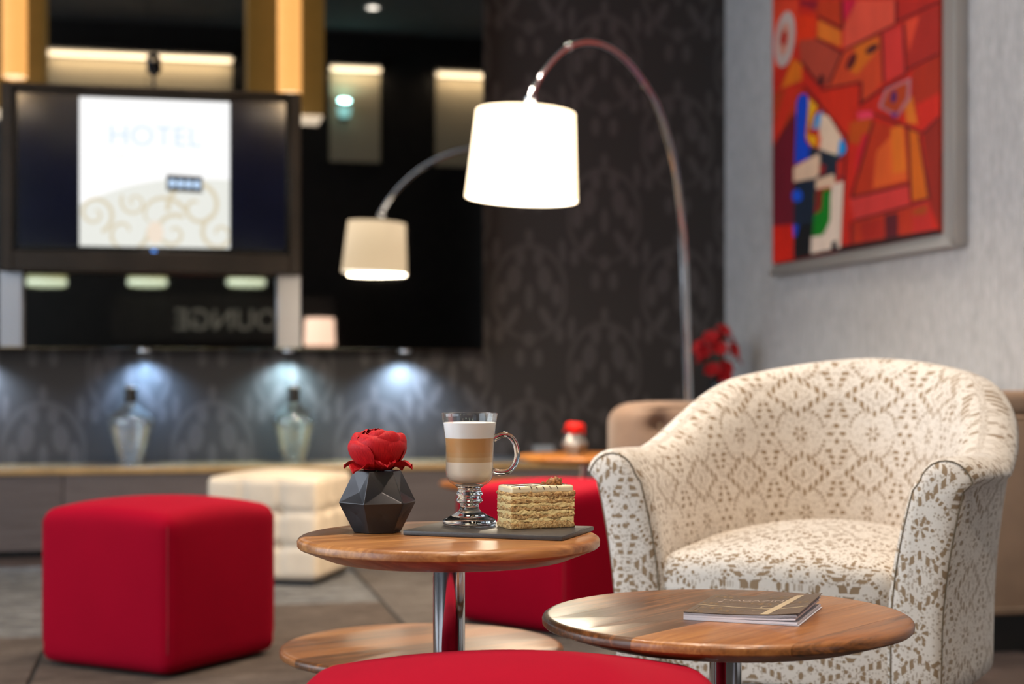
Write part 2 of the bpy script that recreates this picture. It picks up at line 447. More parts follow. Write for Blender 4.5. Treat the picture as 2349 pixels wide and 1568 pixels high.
M = dict(
    damask=damask_mat(), greywall=greywall_mat(), blackglass=blackglass_mat(),
    walnut=wood_mat('walnut', lin(80, 48, 23), lin(140, 86, 42), lin(188, 130, 74)),
    walnut_under=plain('walnut_underside', lin(70, 44, 26), 0.6, bscale=40),
    honey=wood_mat('honey_wood', lin(120, 66, 22), lin(168, 100, 40), lin(205, 138, 70)),
    chrome=plain('chrome', (0.72, 0.72, 0.74), 0.09, 1.0),
    steel=plain('brushed_steel', (0.60, 0.60, 0.62), 0.35, 1.0, bscale=80),
    lace=lace_mat('lace_fabric'), lace_big=lace_mat('lace_fabric_front', 1.05, 1.0, 0.22),
    red=red_fabric('red_felt', (0.35, 0.0012, 0.016)), seam=plain('red_seam', (0.25, 0.002, 0.01), 0.9, vary=0.2),
    cream=plain('cream_leather', lin(216, 199, 176), 0.5, bscale=90, bstr=0.12, vary=0.06),
    button=plain('leather_button', lin(196, 172, 138), 0.5, vary=0.1),
    blackwood=plain('black_stained_wood', (0.012, 0.010, 0.009), 0.35, bscale=60),
    velvet=plain('taupe_velvet', lin(112, 88, 72), 0.7, sheen=0.15, bscale=120, bstr=0.1, vary=0.12),
    beige=plain('beige_leather', lin(158, 128, 104), 0.5, bscale=70, bstr=0.1, vary=0.08),
    piping=plain('seam_thread', lin(120, 104, 82), 0.8, vary=0.2),
    stitch=plain('stitching', lin(190, 165, 140), 0.8, vary=0.2),
    ceil=plain('dark_ceiling', (0.10, 0.095, 0.09), 0.9, vary=0.1),
    darkwall=plain('dark_panelling', (0.012, 0.010, 0.009), 0.5, bscale=8, vary=0.3),
    leftwall=plain('warm_plaster', (0.30, 0.27, 0.24), 0.9, bscale=30),
    niche=plain('niche_plaster', lin(205, 190, 160), 0.9, bscale=30),
    benchfront=wood_mat('dark_oak', lin(84, 74, 72), lin(100, 90, 88), lin(114, 104, 102), 0.45, 0.1, 0.6),
    benchtop=plain('lacquered_tan_edge', lin(176, 142, 96), 0.18, coat=0.8, vary=0.15),
    bronze=plain('bronze_frame', lin(46, 37, 28), 0.4, 0.3, vary=0.2),
    bezel=plain('black_bezel', (0.008, 0.008, 0.009), 0.25, vary=0.2),
    screen_off=plain('dark_screen', (0.006, 0.007, 0.02), 0.10, spec=0.9, vary=0.1),
    screen=attr_mat('lit_screen', 0.3, 1.0, 0.02), led=plain('blue_led', (0.02, 0.05, 0.2), 0.4, emit=(0.1, 0.35, 1.0), es=1.2, vary=0.1),
    paint=attr_mat('oil_paint', 0.55, 0.0, 0.3), silver=plain('silver_frame', lin(176, 170, 164), 0.35, 0.5, bscale=50),
    tile=plain('dark_stone_tile', lin(80, 68, 64), 0.35, bscale=25, bstr=0.1, vary=0.25), grout=plain('dark_grout', (0.012, 0.011, 0.010), 0.9, vary=0.2),
    rug_a=rug_mat('rug_taupe', lin(64, 57, 53), lin(88, 81, 76), lin(108, 102, 97)),
    rug_b=rug_mat('rug_slate', lin(58, 60, 66), lin(98, 95, 92), lin(138, 138, 141), 1.6),
    rug_c=rug_mat('rug_brown', lin(60, 51, 46), lin(80, 70, 63), lin(98, 88, 80)),
    shade=plain('lit_lamp_shade', lin(240, 228, 208), 0.9, emit=(1.0, 0.76, 0.47), es=2.5, bscale=200, bstr=0.05),
    shade_in=plain('lit_shade_lining', (0.9, 0.88, 0.85), 0.8, emit=(1.0, 0.9, 0.74), es=5.5, vary=0.05),
    bulb=plain('bulb_glow', (1, 1, 1), 0.4, emit=(1.0, 0.9, 0.75), es=12, vary=0.02),
    mattegrey=plain('satin_charcoal_ceramic', lin(60, 57, 58), 0.34, 0.7, bscale=260, bstr=0.05),
    palegrey=plain('satin_grey_ceramic', lin(120, 116, 114), 0.3, 0.35, bscale=260, bstr=0.05),
    slate=plain('slate_board', lin(62, 57, 54), 0.42, bscale=300, bstr=0.35, vary=0.15),
    glass=glass_mat('clear_glass', (0.98, 0.99, 0.99)), greenglass=glass_mat('faint_green_glass', (0.86, 0.94, 0.90)), darkglass=glass_mat('smoke_glass', (0.35, 0.42, 0.5)),
    thin=thin_glass('thin_clear_glass', (.985, .99, .985)), vaseglass=thin_glass('vase_clear_glass', (.965, .975, .98), 1.8), vasegreen=thin_glass('vase_green_glass', (.93, .97, .95), 2.0),
    foam=plain('milk_foam', lin(253, 249, 243), 0.75, bscale=300, bstr=0.15), coffee=plain('latte_coffee', lin(212, 158, 98), 0.4, vary=0.04),
    coffee2=plain('latte_mid', lin(218, 178, 128), 0.4, vary=0.04), milk=plain('latte_milk', lin(246, 226, 202), 0.4, vary=0.05), coffee0=plain('latte_bridge', lin(210, 162, 106), 0.4, vary=0.04),
    icing=plain('cream_icing', lin(250, 232, 190), 0.28, coat=0.4, bscale=60, bstr=0.1),
    filling=plain('butter_cream', lin(255, 220, 152), 0.5, bscale=160, bstr=0.5, vary=0.08, bdist=0.002),
    choc=plain('chocolate_line', lin(66, 38, 26), 0.4, vary=0.2),
    brownpend=plain('bronze_pendant_shade', (0.10, 0.065, 0.02), 0.6, emit=(0.30, 0.17, 0.035), es=0.85, vary=0.15),
    amber=plain('lit_amber_shade', (0.8, 0.5, 0.2), 0.7, emit=(1.0, 0.47, 0.13), es=4.0, vary=0.1),
    diffuser=plain('lit_diffuser', (0.9, 0.85, 0.75), 0.6, emit=(1.0, 0.82, 0.6), es=2.6, vary=0.05),
    cove=plain('lit_cove_strip', (0.9, 0.85, 0.75), 0.6, emit=(1.0, 0.76, 0.5), es=1.7, vary=0.02),
    barshade=plain('lit_bar_shade', (0.5, 0.5, 0.3), 0.6, emit=(0.75, 0.78, 0.36), es=0.9, vary=0.1),
    bardiff=plain('lit_bar_diffuser', (0.8, 0.8, 0.7), 0.6, emit=(0.8, 0.95, 0.7), es=3.2, vary=0.05),
    pinkshade=plain('lit_pink_shade', (0.9, 0.7, 0.6), 0.7, emit=(1.0, 0.66, 0.48), es=4.2, vary=0.05),
    teal=plain('lit_teal_glass', (0.3, 0.6, 0.6), 0.4, emit=(0.45, 1.0, 0.95), es=2.2, vary=0.05),
    signgrey=plain('sign_letters', (0.35, 0.34, 0.30), 0.6, emit=(0.5, 0.48, 0.42), es=0.03, vary=0.1),  # faint self-glow added in place of room light on the letters
    cork=plain('dark_metal', (0.03, 0.026, 0.022), 0.4, 0.5, vary=0.2),
    page=plain('magazine_pages', lin(222, 216, 222), 0.5, vary=0.04), cover=plain('magazine_cover', lin(86, 70, 58), 0.35, vary=0.06),
    ribbon=plain('printed_ribbon', lin(178, 158, 128), 0.4, vary=0.05), printgold=plain('printed_ornament', lin(128, 102, 72), 0.4, vary=0.1), printpale=plain('printed_letters', lin(176, 158, 146), 0.4, vary=0.05),
    canvas_edge=plain('canvas_edge', lin(150, 40, 24), 0.7, vary=0.2), stem=plain('green_stem', (0.02, 0.06, 0.02), 0.6, vary=0.2),
    winframe=plain('window_frame_grey', (0.06, 0.06, 0.065), 0.4, vary=0.1), winpane=glass_mat('window_pane', (1, 1, 1), 1.02),
    downring=plain('white_trim_ring', (0.7, 0.7, 0.7), 0.4, vary=0.05), downlens=plain('lit_downlight_lens', (1, 1, 1), 0.4, emit=(1.0, 0.92, 0.8), es=14, vary=0.02),
    pucklens=plain('lit_puck_lens', (1, 1, 1), 0.4, emit=(0.75, 0.9, 1.0), es=6, vary=0.02), menu=plain('dark_folder', (0.05, 0.055, 0.06), 0.3, vary=0.2), menu2=plain('grey_card', lin(128, 132, 136), 0.4, vary=0.1),
)
def petal_mat(name, col, col2):
    m, nt, b = nmat(name)
    v, (x, y, z) = coords(nt, 'UV'); n = tex_noise(nt, v, 26, 3, 0.5, (3.0, 0.25, 1))
    nt.links.new(mix(nt, n.ss(0.35, 0.65), col, col2), b.inputs['Base Color']); b.inputs['Roughness'].default_value = 0.6
    b.inputs['Specular IOR Level'].default_value = 0.25
    bump(nt, b, n, 0.15, 0.0006)
    return m
M['petal'] = petal_mat('red_silk_petal', (0.42, 0.004, 0.010), (0.60, 0.012, 0.016))
M['petal2'] = petal_mat('bright_red_petal', (0.62, 0.010, 0.010), (0.78, 0.03, 0.02))
def crumb_mat():
    m, nt, b = nmat('walnut_sponge')
    v, _ = coords(nt); n = tex_noise(nt, v, 260, 5, 0.7); n2 = tex_vor(nt, v, 330)
    f = n.ss(0.36, 0.62)
    c = mix(nt, f, lin(194, 136, 76), lin(255, 214, 148))
    nt.links.new(mix(nt, n2.ss(0.12, 0.3), lin(140, 94, 50), c), b.inputs['Base Color']); b.inputs['Roughness'].default_value = 0.85
    bump(nt, b, n, 1.0, 0.003)
    return m
M['sponge'] = crumb_mat()
def walnut_mat():
    m, nt, b = nmat('walnut_kernel')
    v, _ = coords(nt); n = tex_noise(nt, v, 300, 4, 0.6)
    nt.links.new(mix(nt, n.ss(0.35, 0.7), lin(112, 66, 26), lin(190, 128, 66)), b.inputs['Base Color']); b.inputs['Roughness'].default_value = 0.5
    bump(nt, b, n, 0.5, 0.001)
    return m
M['kernel'] = walnut_mat()

for _k in ('downlens', 'pucklens', 'bulb', 'led', 'signgrey', 'brownpend', 'teal', 'bardiff', 'barshade'): M[_k].cycles.emission_sampling = 'NONE'
# ================================================================== THE ROOM
YW = 7.25; XR = 2.646; XL = -4.0; YB = -2.4; XFAR = 6.0; YOPEN = 1.2
fl = struct(link('floor', box_me('floor', XL, XFAR, YB, YW, -0.12, -0.012), M['grout']))
tm = box_me('tile', -0.2975, 0.2975, -0.2975, 0.2975, -0.012, 0.0, 0.002, 1)
for i in range(9):
    for j in range(11):
        x = -2.2+0.6*i; y = 0.70+0.6*j
        if x+0.3 > XR or y+0.3 > YW: continue
        link('tile', tm, M['tile'], fl, (x, y, 0))
struct(link('ceiling', box_me('ceiling', XL, XFAR, YB, YW, CEIL, CEIL+0.1), M['ceil']))
struct(link('wall_back', box_me('wall_back', XL, XR+0.1, YW, YW+0.12, 0, CEIL), M['damask']))
struct(link('wall_right', box_me('wall_right', XR, XR+0.12, YOPEN, YW, 0, CEIL), M['greywall']))
struct(link('wall_right_return', box_me('wall_right_return', XR+0.12, XFAR, YOPEN, YOPEN+0.12, 0, CEIL), M['darkwall']))
struct(link('wall_right_far', box_me('wall_right_far', XFAR, XFAR+0.12, YB, YOPEN, 0, CEIL), M['darkwall']))
bm = bmesh.new()
W3 = (3.45, 5.65); W3Z = (.45, 3.95); W4 = (-3.75, -1.75)
def addbox(bm, x0, x1, y0, y1, z0, z1):
    r = bmesh.ops.create_cube(bm, size=1)
    for v in r['verts']: v.co = Vector((x0+(v.co.x+.5)*(x1-x0), y0+(v.co.y+.5)*(y1-y0), z0+(v.co.z+.5)*(z1-z0)))
for a, b_, z0, z1 in ((XL, W4[0], 0, CEIL), (W4[1], W3[0], 0, CEIL), (W3[1], XFAR, 0, CEIL), (W3[0], W3[1], 0, W3Z[0]), (W3[0], W3[1], W3Z[1], CEIL), (W4[0], W4[1], 0, W3Z[0]), (W4[0], W4[1], W3Z[1], CEIL)): addbox(bm, a, b_, YB-.12, YB, z0, z1)
struct(link('wall_rear', bm_to(bm, 'wall_rear', False), M['darkwall']))
for n_, (w0, w1) in ((3, W3), (4, W4)):  # both rear windows are added, unseen, to carry the frontal daylight
    bm = bmesh.new(); wm = (w0+w1)/2
    for a, b_ in ((w0, w0+.06), (w1-.06, w1), (wm-.03, wm+.03)): addbox(bm, a, b_, YB-.1, YB-.04, *W3Z)
    for a, b_ in ((W3Z[0], W3Z[0]+.06), (W3Z[1]-.06, W3Z[1])): addbox(bm, w0, w1, YB-.1, YB-.04, a, b_)
    w = struct(link('window_%d' % n_, bm_to(bm, 'window_frame', False), M['winframe']))
    for a, b_ in ((w0+.06, wm-.03), (wm+.03, w1-.06)): link('pane', box_me('pane', a, b_, YB-.075, YB-.065, W3Z[0]+.06, W3Z[1]-.06), M['winpane'], w)
# left wall with two tall window openings
WIN = [(-0.75, 1.85), (2.45, 5.05)]; WZ = (0.4, 4.1)
bm = bmesh.new()
def addbox(bm, x0, x1, y0, y1, z0, z1):
    r = bmesh.ops.create_cube(bm, size=1)
    for v in r['verts']: v.co = Vector((x0+(v.co.x+.5)*(x1-x0), y0+(v.co.y+.5)*(y1-y0), z0+(v.co.z+.5)*(z1-z0)))
for y0, y1 in ((YB, WIN[0][0]), (WIN[0][1], WIN[1][0]), (WIN[1][1], YW)): addbox(bm, XL-0.15, XL, y0, y1, 0, CEIL)
for y0, y1 in WIN: addbox(bm, XL-0.15, XL, y0, y1, 0, WZ[0]); addbox(bm, XL-0.15, XL, y0, y1, WZ[1], CEIL)
struct(link('wall_left', bm_to(bm, 'wall_left', False), M['leftwall']))
for k, (y0, y1) in enumerate(WIN):
    bm = bmesh.new()
    for a, b_ in ((y0, y0+.06), (y1-.06, y1), ((y0+y1)/2-.03, (y0+y1)/2+.03)): addbox(bm, XL-.12, XL-.05, a, b_, WZ[0], WZ[1])
    for a, b_ in ((WZ[0], WZ[0]+.06), (WZ[1]-.06, WZ[1])): addbox(bm, XL-.12, XL-.05, y0, y1, a, b_)
    w = struct(link('window_%d' % (k+1), bm_to(bm, 'window_frame', False), M['winframe']))
    for a, b_ in ((y0+.06, (y0+y1)/2-.03), ((y0+y1)/2+.03, y1-.06)):
        link('pane', box_me('pane', XL-.09, XL-.08, a, b_, WZ[0]+.06, WZ[1]-.06), M['winpane'], w)

# ---- black glass panel on the back wall
gx1 = PY(1109, 500, YG).x; gz0 = PY(600, 800, YG).z
struct(link('trim_1', box_me('glass_cladding', -3.6, gx1, YG, YW-0.04, gz0, CEIL-0.02, 0.003, 1), M['blackglass']))
struct(link('trim_2', box_me('cladding_batten', -3.5, gx1-0.1, YW-0.04, YW, gz0+0.1, CEIL-0.1), M['blackwood']))

# ---- lit niches on the rear wall, seen in the glass
def niche(n, px0, px1, py):
    a = RM(px0, py, YB+0.03); b_ = RM(px1, py, YB+0.03)
    o = struct(link('trim_%d' % n, box_me('niche_panel', a.x, b_.x, YB, YB+0.03, a.z-1.0, a.z+0.02), M['niche']))
    link('cove_strip', box_me('cove_strip', a.x, b_.x, YB+0.03, YB+0.09, a.z-0.05, a.z), M['cove'], o)
    link('cove_lip', box_me('cove_lip', a.x-.02, b_.x+.02, YB, YB+0.16, a.z, a.z+0.06), M['darkwall'], o)
    area('cove_glow', ((a.x+b_.x)/2, YB+0.14, a.z-0.03), (math.radians(-28), 0, 0), b_.x-a.x, 0.05, 7*(b_.x-a.x), (1, .8, .55))
niche(3, 110, 532, 116); niche(4, 757, 872, 152); niche(5, 1000, 1150, 166)

# ================================================================== BACK WALL FURNITURE
# long low bench
BF = YW-.47; BT = 0.372
bench = thing('low_bench', 'long low dark wooden bench with a pale lacquered top edge along the back wall', 'bench', (0, BF, 0))
for k in range(4):
    x0 = -3.0+1.28*k
    link('front_panel', box_me('front_panel', x0+0.002, x0+1.278, 0.012, 0.04, 0.03, BT-0.026, 0.002, 1), M['benchfront'], bench)
link('body', box_me('bench_body', -3.0, 2.1, 0.04, 0.43, 0.03, BT-0.026), M['blackwood'], bench)
link('plinth', box_me('plinth', -2.95, 2.05, 0.06, 0.4, 0.0, 0.03), M['blackwood'], bench)
link('top', box_me('bench_top', -3.0, 2.1, 0.0, 0.435, BT-0.026, BT, 0.004, 2), M['benchtop'], bench)

# puck lights under the glass and their beams
for px, col in ((330, (0.36, 0.62, 1.0)), (662, (0.55, 0.86, 1.0)), (928, (0.48, 0.72, 1.0)), (-60, (0.55, 0.75, 1.0))):
    x = PY(px, 805, YG+.05).x
    t = thing('puck_light', {330: 'small cold puck light under the black glass above the left bottle vase', 662: 'small cold puck light under the black glass above the right bottle vase',
        928: 'small cold puck light under the black glass right of both bottle vases', -60: 'small cold puck light under the black glass at its far left'}[px], 'light', (x, YG+.05, gz0))
    link('housing', lathe_me('housing', [(0, 0), (.03, 0), (.03, -.012), (.024, -.012), (.024, -.009), (0, -.009)], 24), M['steel'], t)
    link('lens', lathe_me('lens', [(0, -.0095), (.023, -.0095), (.023, -.011), (0, -.011)], 24), M['pucklens'], t)
    spot('puck_beam', (x, YG+.05, gz0-0.035), 34 if px != 928 else 56, col, math.radians(140), 0.015, 1.0, (math.radians(8), 0, 0))

# glass bottle vases
def bottle_vase(px, lab, mat, loc_y=YG+.0):
    p = PY(px, 1064, loc_y)
    t = thing('bottle_vase', lab, 'vase', (p.x, loc_y, BT+0.0005), (0, 0, 0), 'glass bottle vases on the bench')
    out = [(.0, .0), (.045, 0), (.052, .006), (.078, .09), (.102, .165), (.106, .185), (.098, .203), (.07, .228), (.038, .25), (.024, .27), (.021, .30), (.021, .33)]
    inn = [(r-.004, z) for r, z in out[4:]][::-1]
    prof = out+inn+[(.074, .09), (.046, .012), (0, .010)]
    link('body', lathe_me('vase_body', prof, 40, 60), mat, t)
    link('collar', lathe_me('vase_collar', [(.0215, .268), (.027, .272), (.027, .325), (.0215, .33)], 24, 40, True), M['cork'], t)
    link('lip', lathe_me('vase_lip', [(.018, .331), (.026, .331), (.029, .336), (.026, .342), (.018, .342)], 24, 40, True), M['steel'], t)
bottle_vase(300, 'clear glass bottle vase with dark neck on the bench, left of the pair', M['vaseglass'])
bottle_vase(674, 'greenish glass bottle vase with dark neck on the bench, right of the pair', M['vasegreen'])

# television in its bronze frame
YT = YG-.13
tv = thing('television', 'large wall television in a bronze frame showing a white hotel welcome page', 'television', (0, 0, 0))
def TP(px, py, dy=0.0): return PY(px, py, YT+dy)
fa = TP(2, 190); fb = TP(690, 625); fz1 = TP(2, 189).z
X0, X1, Z0, Z1 = fa.x, fb.x, TP(690, 628).z, fz1
for x0, x1, z0, z1 in ((X0, X0+.05, Z0, Z1), (X1-.05, X1, Z0, Z1), (X0+.05, X1-.05, Z0, Z0+.085), (X0+.05, X1-.05, Z1-.022, Z1)):
    link('frame_rail', box_me('frame_rail', x0, x1, YT-.02, YG-0.002, z0, z1, 0.004, 1), M['bronze'], tv)
sx0, sx1 = X0+.055, X1-.055; sz0 = Z0+.09; sz1 = Z1-.027
cab = link('cabinet', box_me('tv_cabinet', sx0, sx1, YT+.012, YG-0.004, sz0, sz1, 0.004, 1), M['bezel'], tv)
for x0, x1, z0, z1 in ((sx0, sx0+.012, sz0, sz1), (sx1-.012, sx1, sz0, sz1), (sx0+.012, sx1-.012, sz0, sz0+.018), (sx0+.012, sx1-.012, sz1-.012, sz1)):
    link('bezel', box_me('bezel', x0, x1, YT, YT+.012, z0, z1, 0.002, 1), M['bezel'], tv)
scr = link('screen', box_me('screen', sx0+.012, sx1-.012, YT+.008, YT+.0119, sz0+.018, sz1-.012), M['screen_off'], tv)
def circ(c, rx, rz, n=24): return [Vector((c.x+rx*math.cos(2*PI*k/n), c.y, c.z+rz*math.sin(2*PI*k/n))) for k in range(n)]
pg = []; yp = 0.0075
wx0 = TP(182, 400, yp).x; wx1 = TP(527, 400, yp).x; wz1 = TP(355, 228, yp).z; wz0 = TP(355, 567, yp).z
def W2(u, v): return Vector((wx0+(wx1-wx0)*u, YT+yp, wz0+(wz1-wz0)*v))   # page coordinates, origin bottom left
pg.append(([W2(0, 0), W2(1, 0), W2(1, 1), W2(0, 1)], (.96, .96, .96)))
arc = [W2(0, 0), W2(1, 0)]+[W2(1-k/20, .47-.19*max(0, 1-(1-k/20)/.75)**2) for k in range(21)]
pg.append((arc, (0.74, 0.75, 0.70)))
gold = (0.62, 0.55, 0.40)
def swirl(cu, cv, r0, turns, a0, sgn, w):
    n = int(16*turns)+6
    for k in range(n):
        q = []
        for kk, side in ((k, 1), (k+1, 1), (k+1, -1), (k, -1)):
            t = kk/n; a = a0+sgn*t*turns*2*PI; r = r0*(1-0.85*t)+side*w*(1-.4*t)/2
            q.append(W2(min(.995, max(.005, cu+r*math.cos(a))), max(.005, cv+r*math.sin(a))))
        pg.append((q, gold))
swirl(.10, .22, .13, 1.4, -1.2, 1, .028); swirl(.36, .30, .09, 1.3, 2.6, 1, .022); swirl(.78, .28, .20, 1.3, 3.3, -1, .035)
swirl(.62, .10, .13, 1.2, 1.0, 1, .03); swirl(.30, .10, .16, 1.0, 0.2, -1, .03); swirl(.93, .10, .13, 1.2, 2.0, 1, .03); swirl(.50, .18, .22, .5, .3, 1, .03)
pg.append((circ(W2(.5, .10), .035, .05), (0.80, 0.68, 0.56)))
pg.append(([W2(.575, .385), W2(.815, .375), W2(.815, .485), W2(.575, .495)], (0.004, 0.005, 0.01)))
for k in range(4): pg.append((circ(W2(.613+.055*k, .437-.002*k), .0150, .0172), (0.58, 0.78, 1.05)))
me = poly_layers('page', pg, 0.000004, (0, -1, 0))
link('page', me, M['screen'], scr)
pale = plain('screen_pale_blue', (0.02, 0.02, 0.02), 0.4, emit=(0.62, 0.74, 0.90), es=1.0, vary=0.02)
faint = plain('screen_faint_grey', (0.02, 0.02, 0.02), 0.4, emit=(0.74, 0.74, 0.72), es=1.0, vary=0.02)
tmsh = text_me('title_lettering', 'HOTEL', 0.125, 0, 'CENTER', 0.001)
o = link('title_lettering', tmsh, pale, scr, W2(.5, .745)-Vector((0, .0004, 0)), (PI/2, 0, 0)); o.scale = (1.02, 1, 1)
o = link('subtitle_lettering', text_me('subtitle_lettering', 'PALAZZO ZICHY', 0.048), faint, scr, W2(.5, .605)-Vector((0, .0004, 0)), (PI/2, 0, 0)); o.scale = (1.05, 1, 1)
link('power_light', lathe_me('power_light', [(0, 0), (.011, 0), (.011, .003), (0, .003)], 20), M['led'], tv, TP(353, 577, -.002), (PI/2, 0, 0))
link('logo_plate', box_me('logo_plate', TP(318, 577).x, TP(386, 577).x, YT-.0015, YT, TP(353, 583).z, TP(353, 570).z, 0.0005, 1), M['cork'], tv)
for nm, pxa, pxb in (('l', -2, 52), ('r', 636, 690)):
    a = PY(pxa, 613, YG-.05); b_ = PY(pxb, 797, YG-.05)
    link('support_post', box_me('support_post', a.x, b_.x, YG-.06, YG-.001, gz0+.004, Z0, 0.004, 1), M['steel'], tv)
# round device on a stem on top of the television
t = thing('webcam', 'small dark round camera on a thin stem above the television', 'camera', (TP(352, 190).x, YT+.05, Z1))
bz = TP(350, 140, .05).z-Z1
link('stem', tube_me('stem', [(0, 0, .0), (0, 0, bz)], .006, 10), M['cork'], t)
link('foot', lathe_me('foot', [(0, 0), (.03, 0), (.03, .006), (.008, .01), (0, .01)], 24), M['cork'], t)
link('ball', lathe_me('ball', [(.033*math.sin(PI*k/14), bz-.033*math.cos(PI*k/14)) for k in range(15)], 24), M['bezel'], t)
link('lens', lathe_me('lens', [(0, 0), (.014, 0), (.014, .004), (.010, .005), (0, .003)], 20), M['blackglass'], t, (0, -.030, bz), (PI/2, 0, 0))

# folders on the bench at its right end
a = PY(1205, 1058, YG-.17)
t = thing('menu_folder', 'dark flat folder lying on the right end of the low bench', 'folder', (a.x, YG-.17, BT), (0, 0, math.radians(-14)))
link('back_cover', box_me('back_cover', -.16, .16, -.11, .11, 0, .003, .001, 1), M['menu'], t)
link('pages', box_me('pages', -.155, .158, -.106, .106, .003, .012), M['menu2'], t)
link('front_cover', box_me('front_cover', -.16, .16, -.11, .11, .012, .015, .001, 1), M['menu'], t)
a = PY(1248, 1046, YG)
t = thing('card_holder', 'small grey card holder standing on the bench behind the dark folder', 'card holder', (a.x, YG, BT))
link('foot', box_me('foot', -.05, .05, -.03, .03, 0, .006, .001, 1), M['steel'], t)
link('card', prism_me('card', [Vector((-.05, 0, .006)), Vector((.05, 0, .006)), Vector((.05, .018, .062)), Vector((-.05, .018, .062))], (0, .004, 0)), M['menu2'], t)

# ================================================================== PAINTING ON THE RIGHT WALL
XP = XR-0.045
pt = thing('painting', 'large red abstract painting in a silver frame on the grey wall', 'painting', (0, 0, 0))
pa = PXp(1773, 606, XP); pb = PXp(2156, 531, XP); PZ0, PZ1 = (pa.z+pb.z)/2, (pa.z+pb.z)/2+1.62
ya, yb = pa.y, pb.y
link('canvas', box_me('canvas', XP, XR-.012, yb, ya, PZ0, PZ1), M['canvas_edge'], pt)
fy0 = PXp(2187, 540, XP-.01).y
fw = yb-fy0
for y0, y1, z0, z1 in ((fy0, yb-.004, PZ0-fw*.42, PZ1+.05), (ya+.004, ya+.03, PZ0-fw*.42, PZ1+.05), (yb-.004, ya+.004, PZ0-fw*.42, PZ0-.004), (yb-.004, ya+.004, PZ1+.004, PZ1+.05)):
    link('frame_bar', box_me('frame_bar', XP+.008, XR-.002, y0, y1, z0, z1, .003, 1), M['silver'], pt)
for y0, y1, z0, z1 in ((fy0-.004, fy0+.03, PZ0-fw*.42, PZ1+.05), (fy0, ya+.03, PZ0-fw*.42-.006, PZ0-fw*.42+.018)):
    link('frame_bead', box_me('frame_bead', XP-.006, XR-.002, y0, y1, z0, z1, .004, 2), M['silver'], pt)
def Z(x, y):
    p = PXp(1640+x/2.45, y/2.45, XP); return Vector((p.x-.0006, max(yb, min(ya, p.y)), max(PZ0, min(PZ1, p.z))))
Rr, Rd, Ro, Rp, Rm = (200, 34, 16), (150, 22, 20), (214, 92, 18), (214, 60, 52), (112, 12, 34)
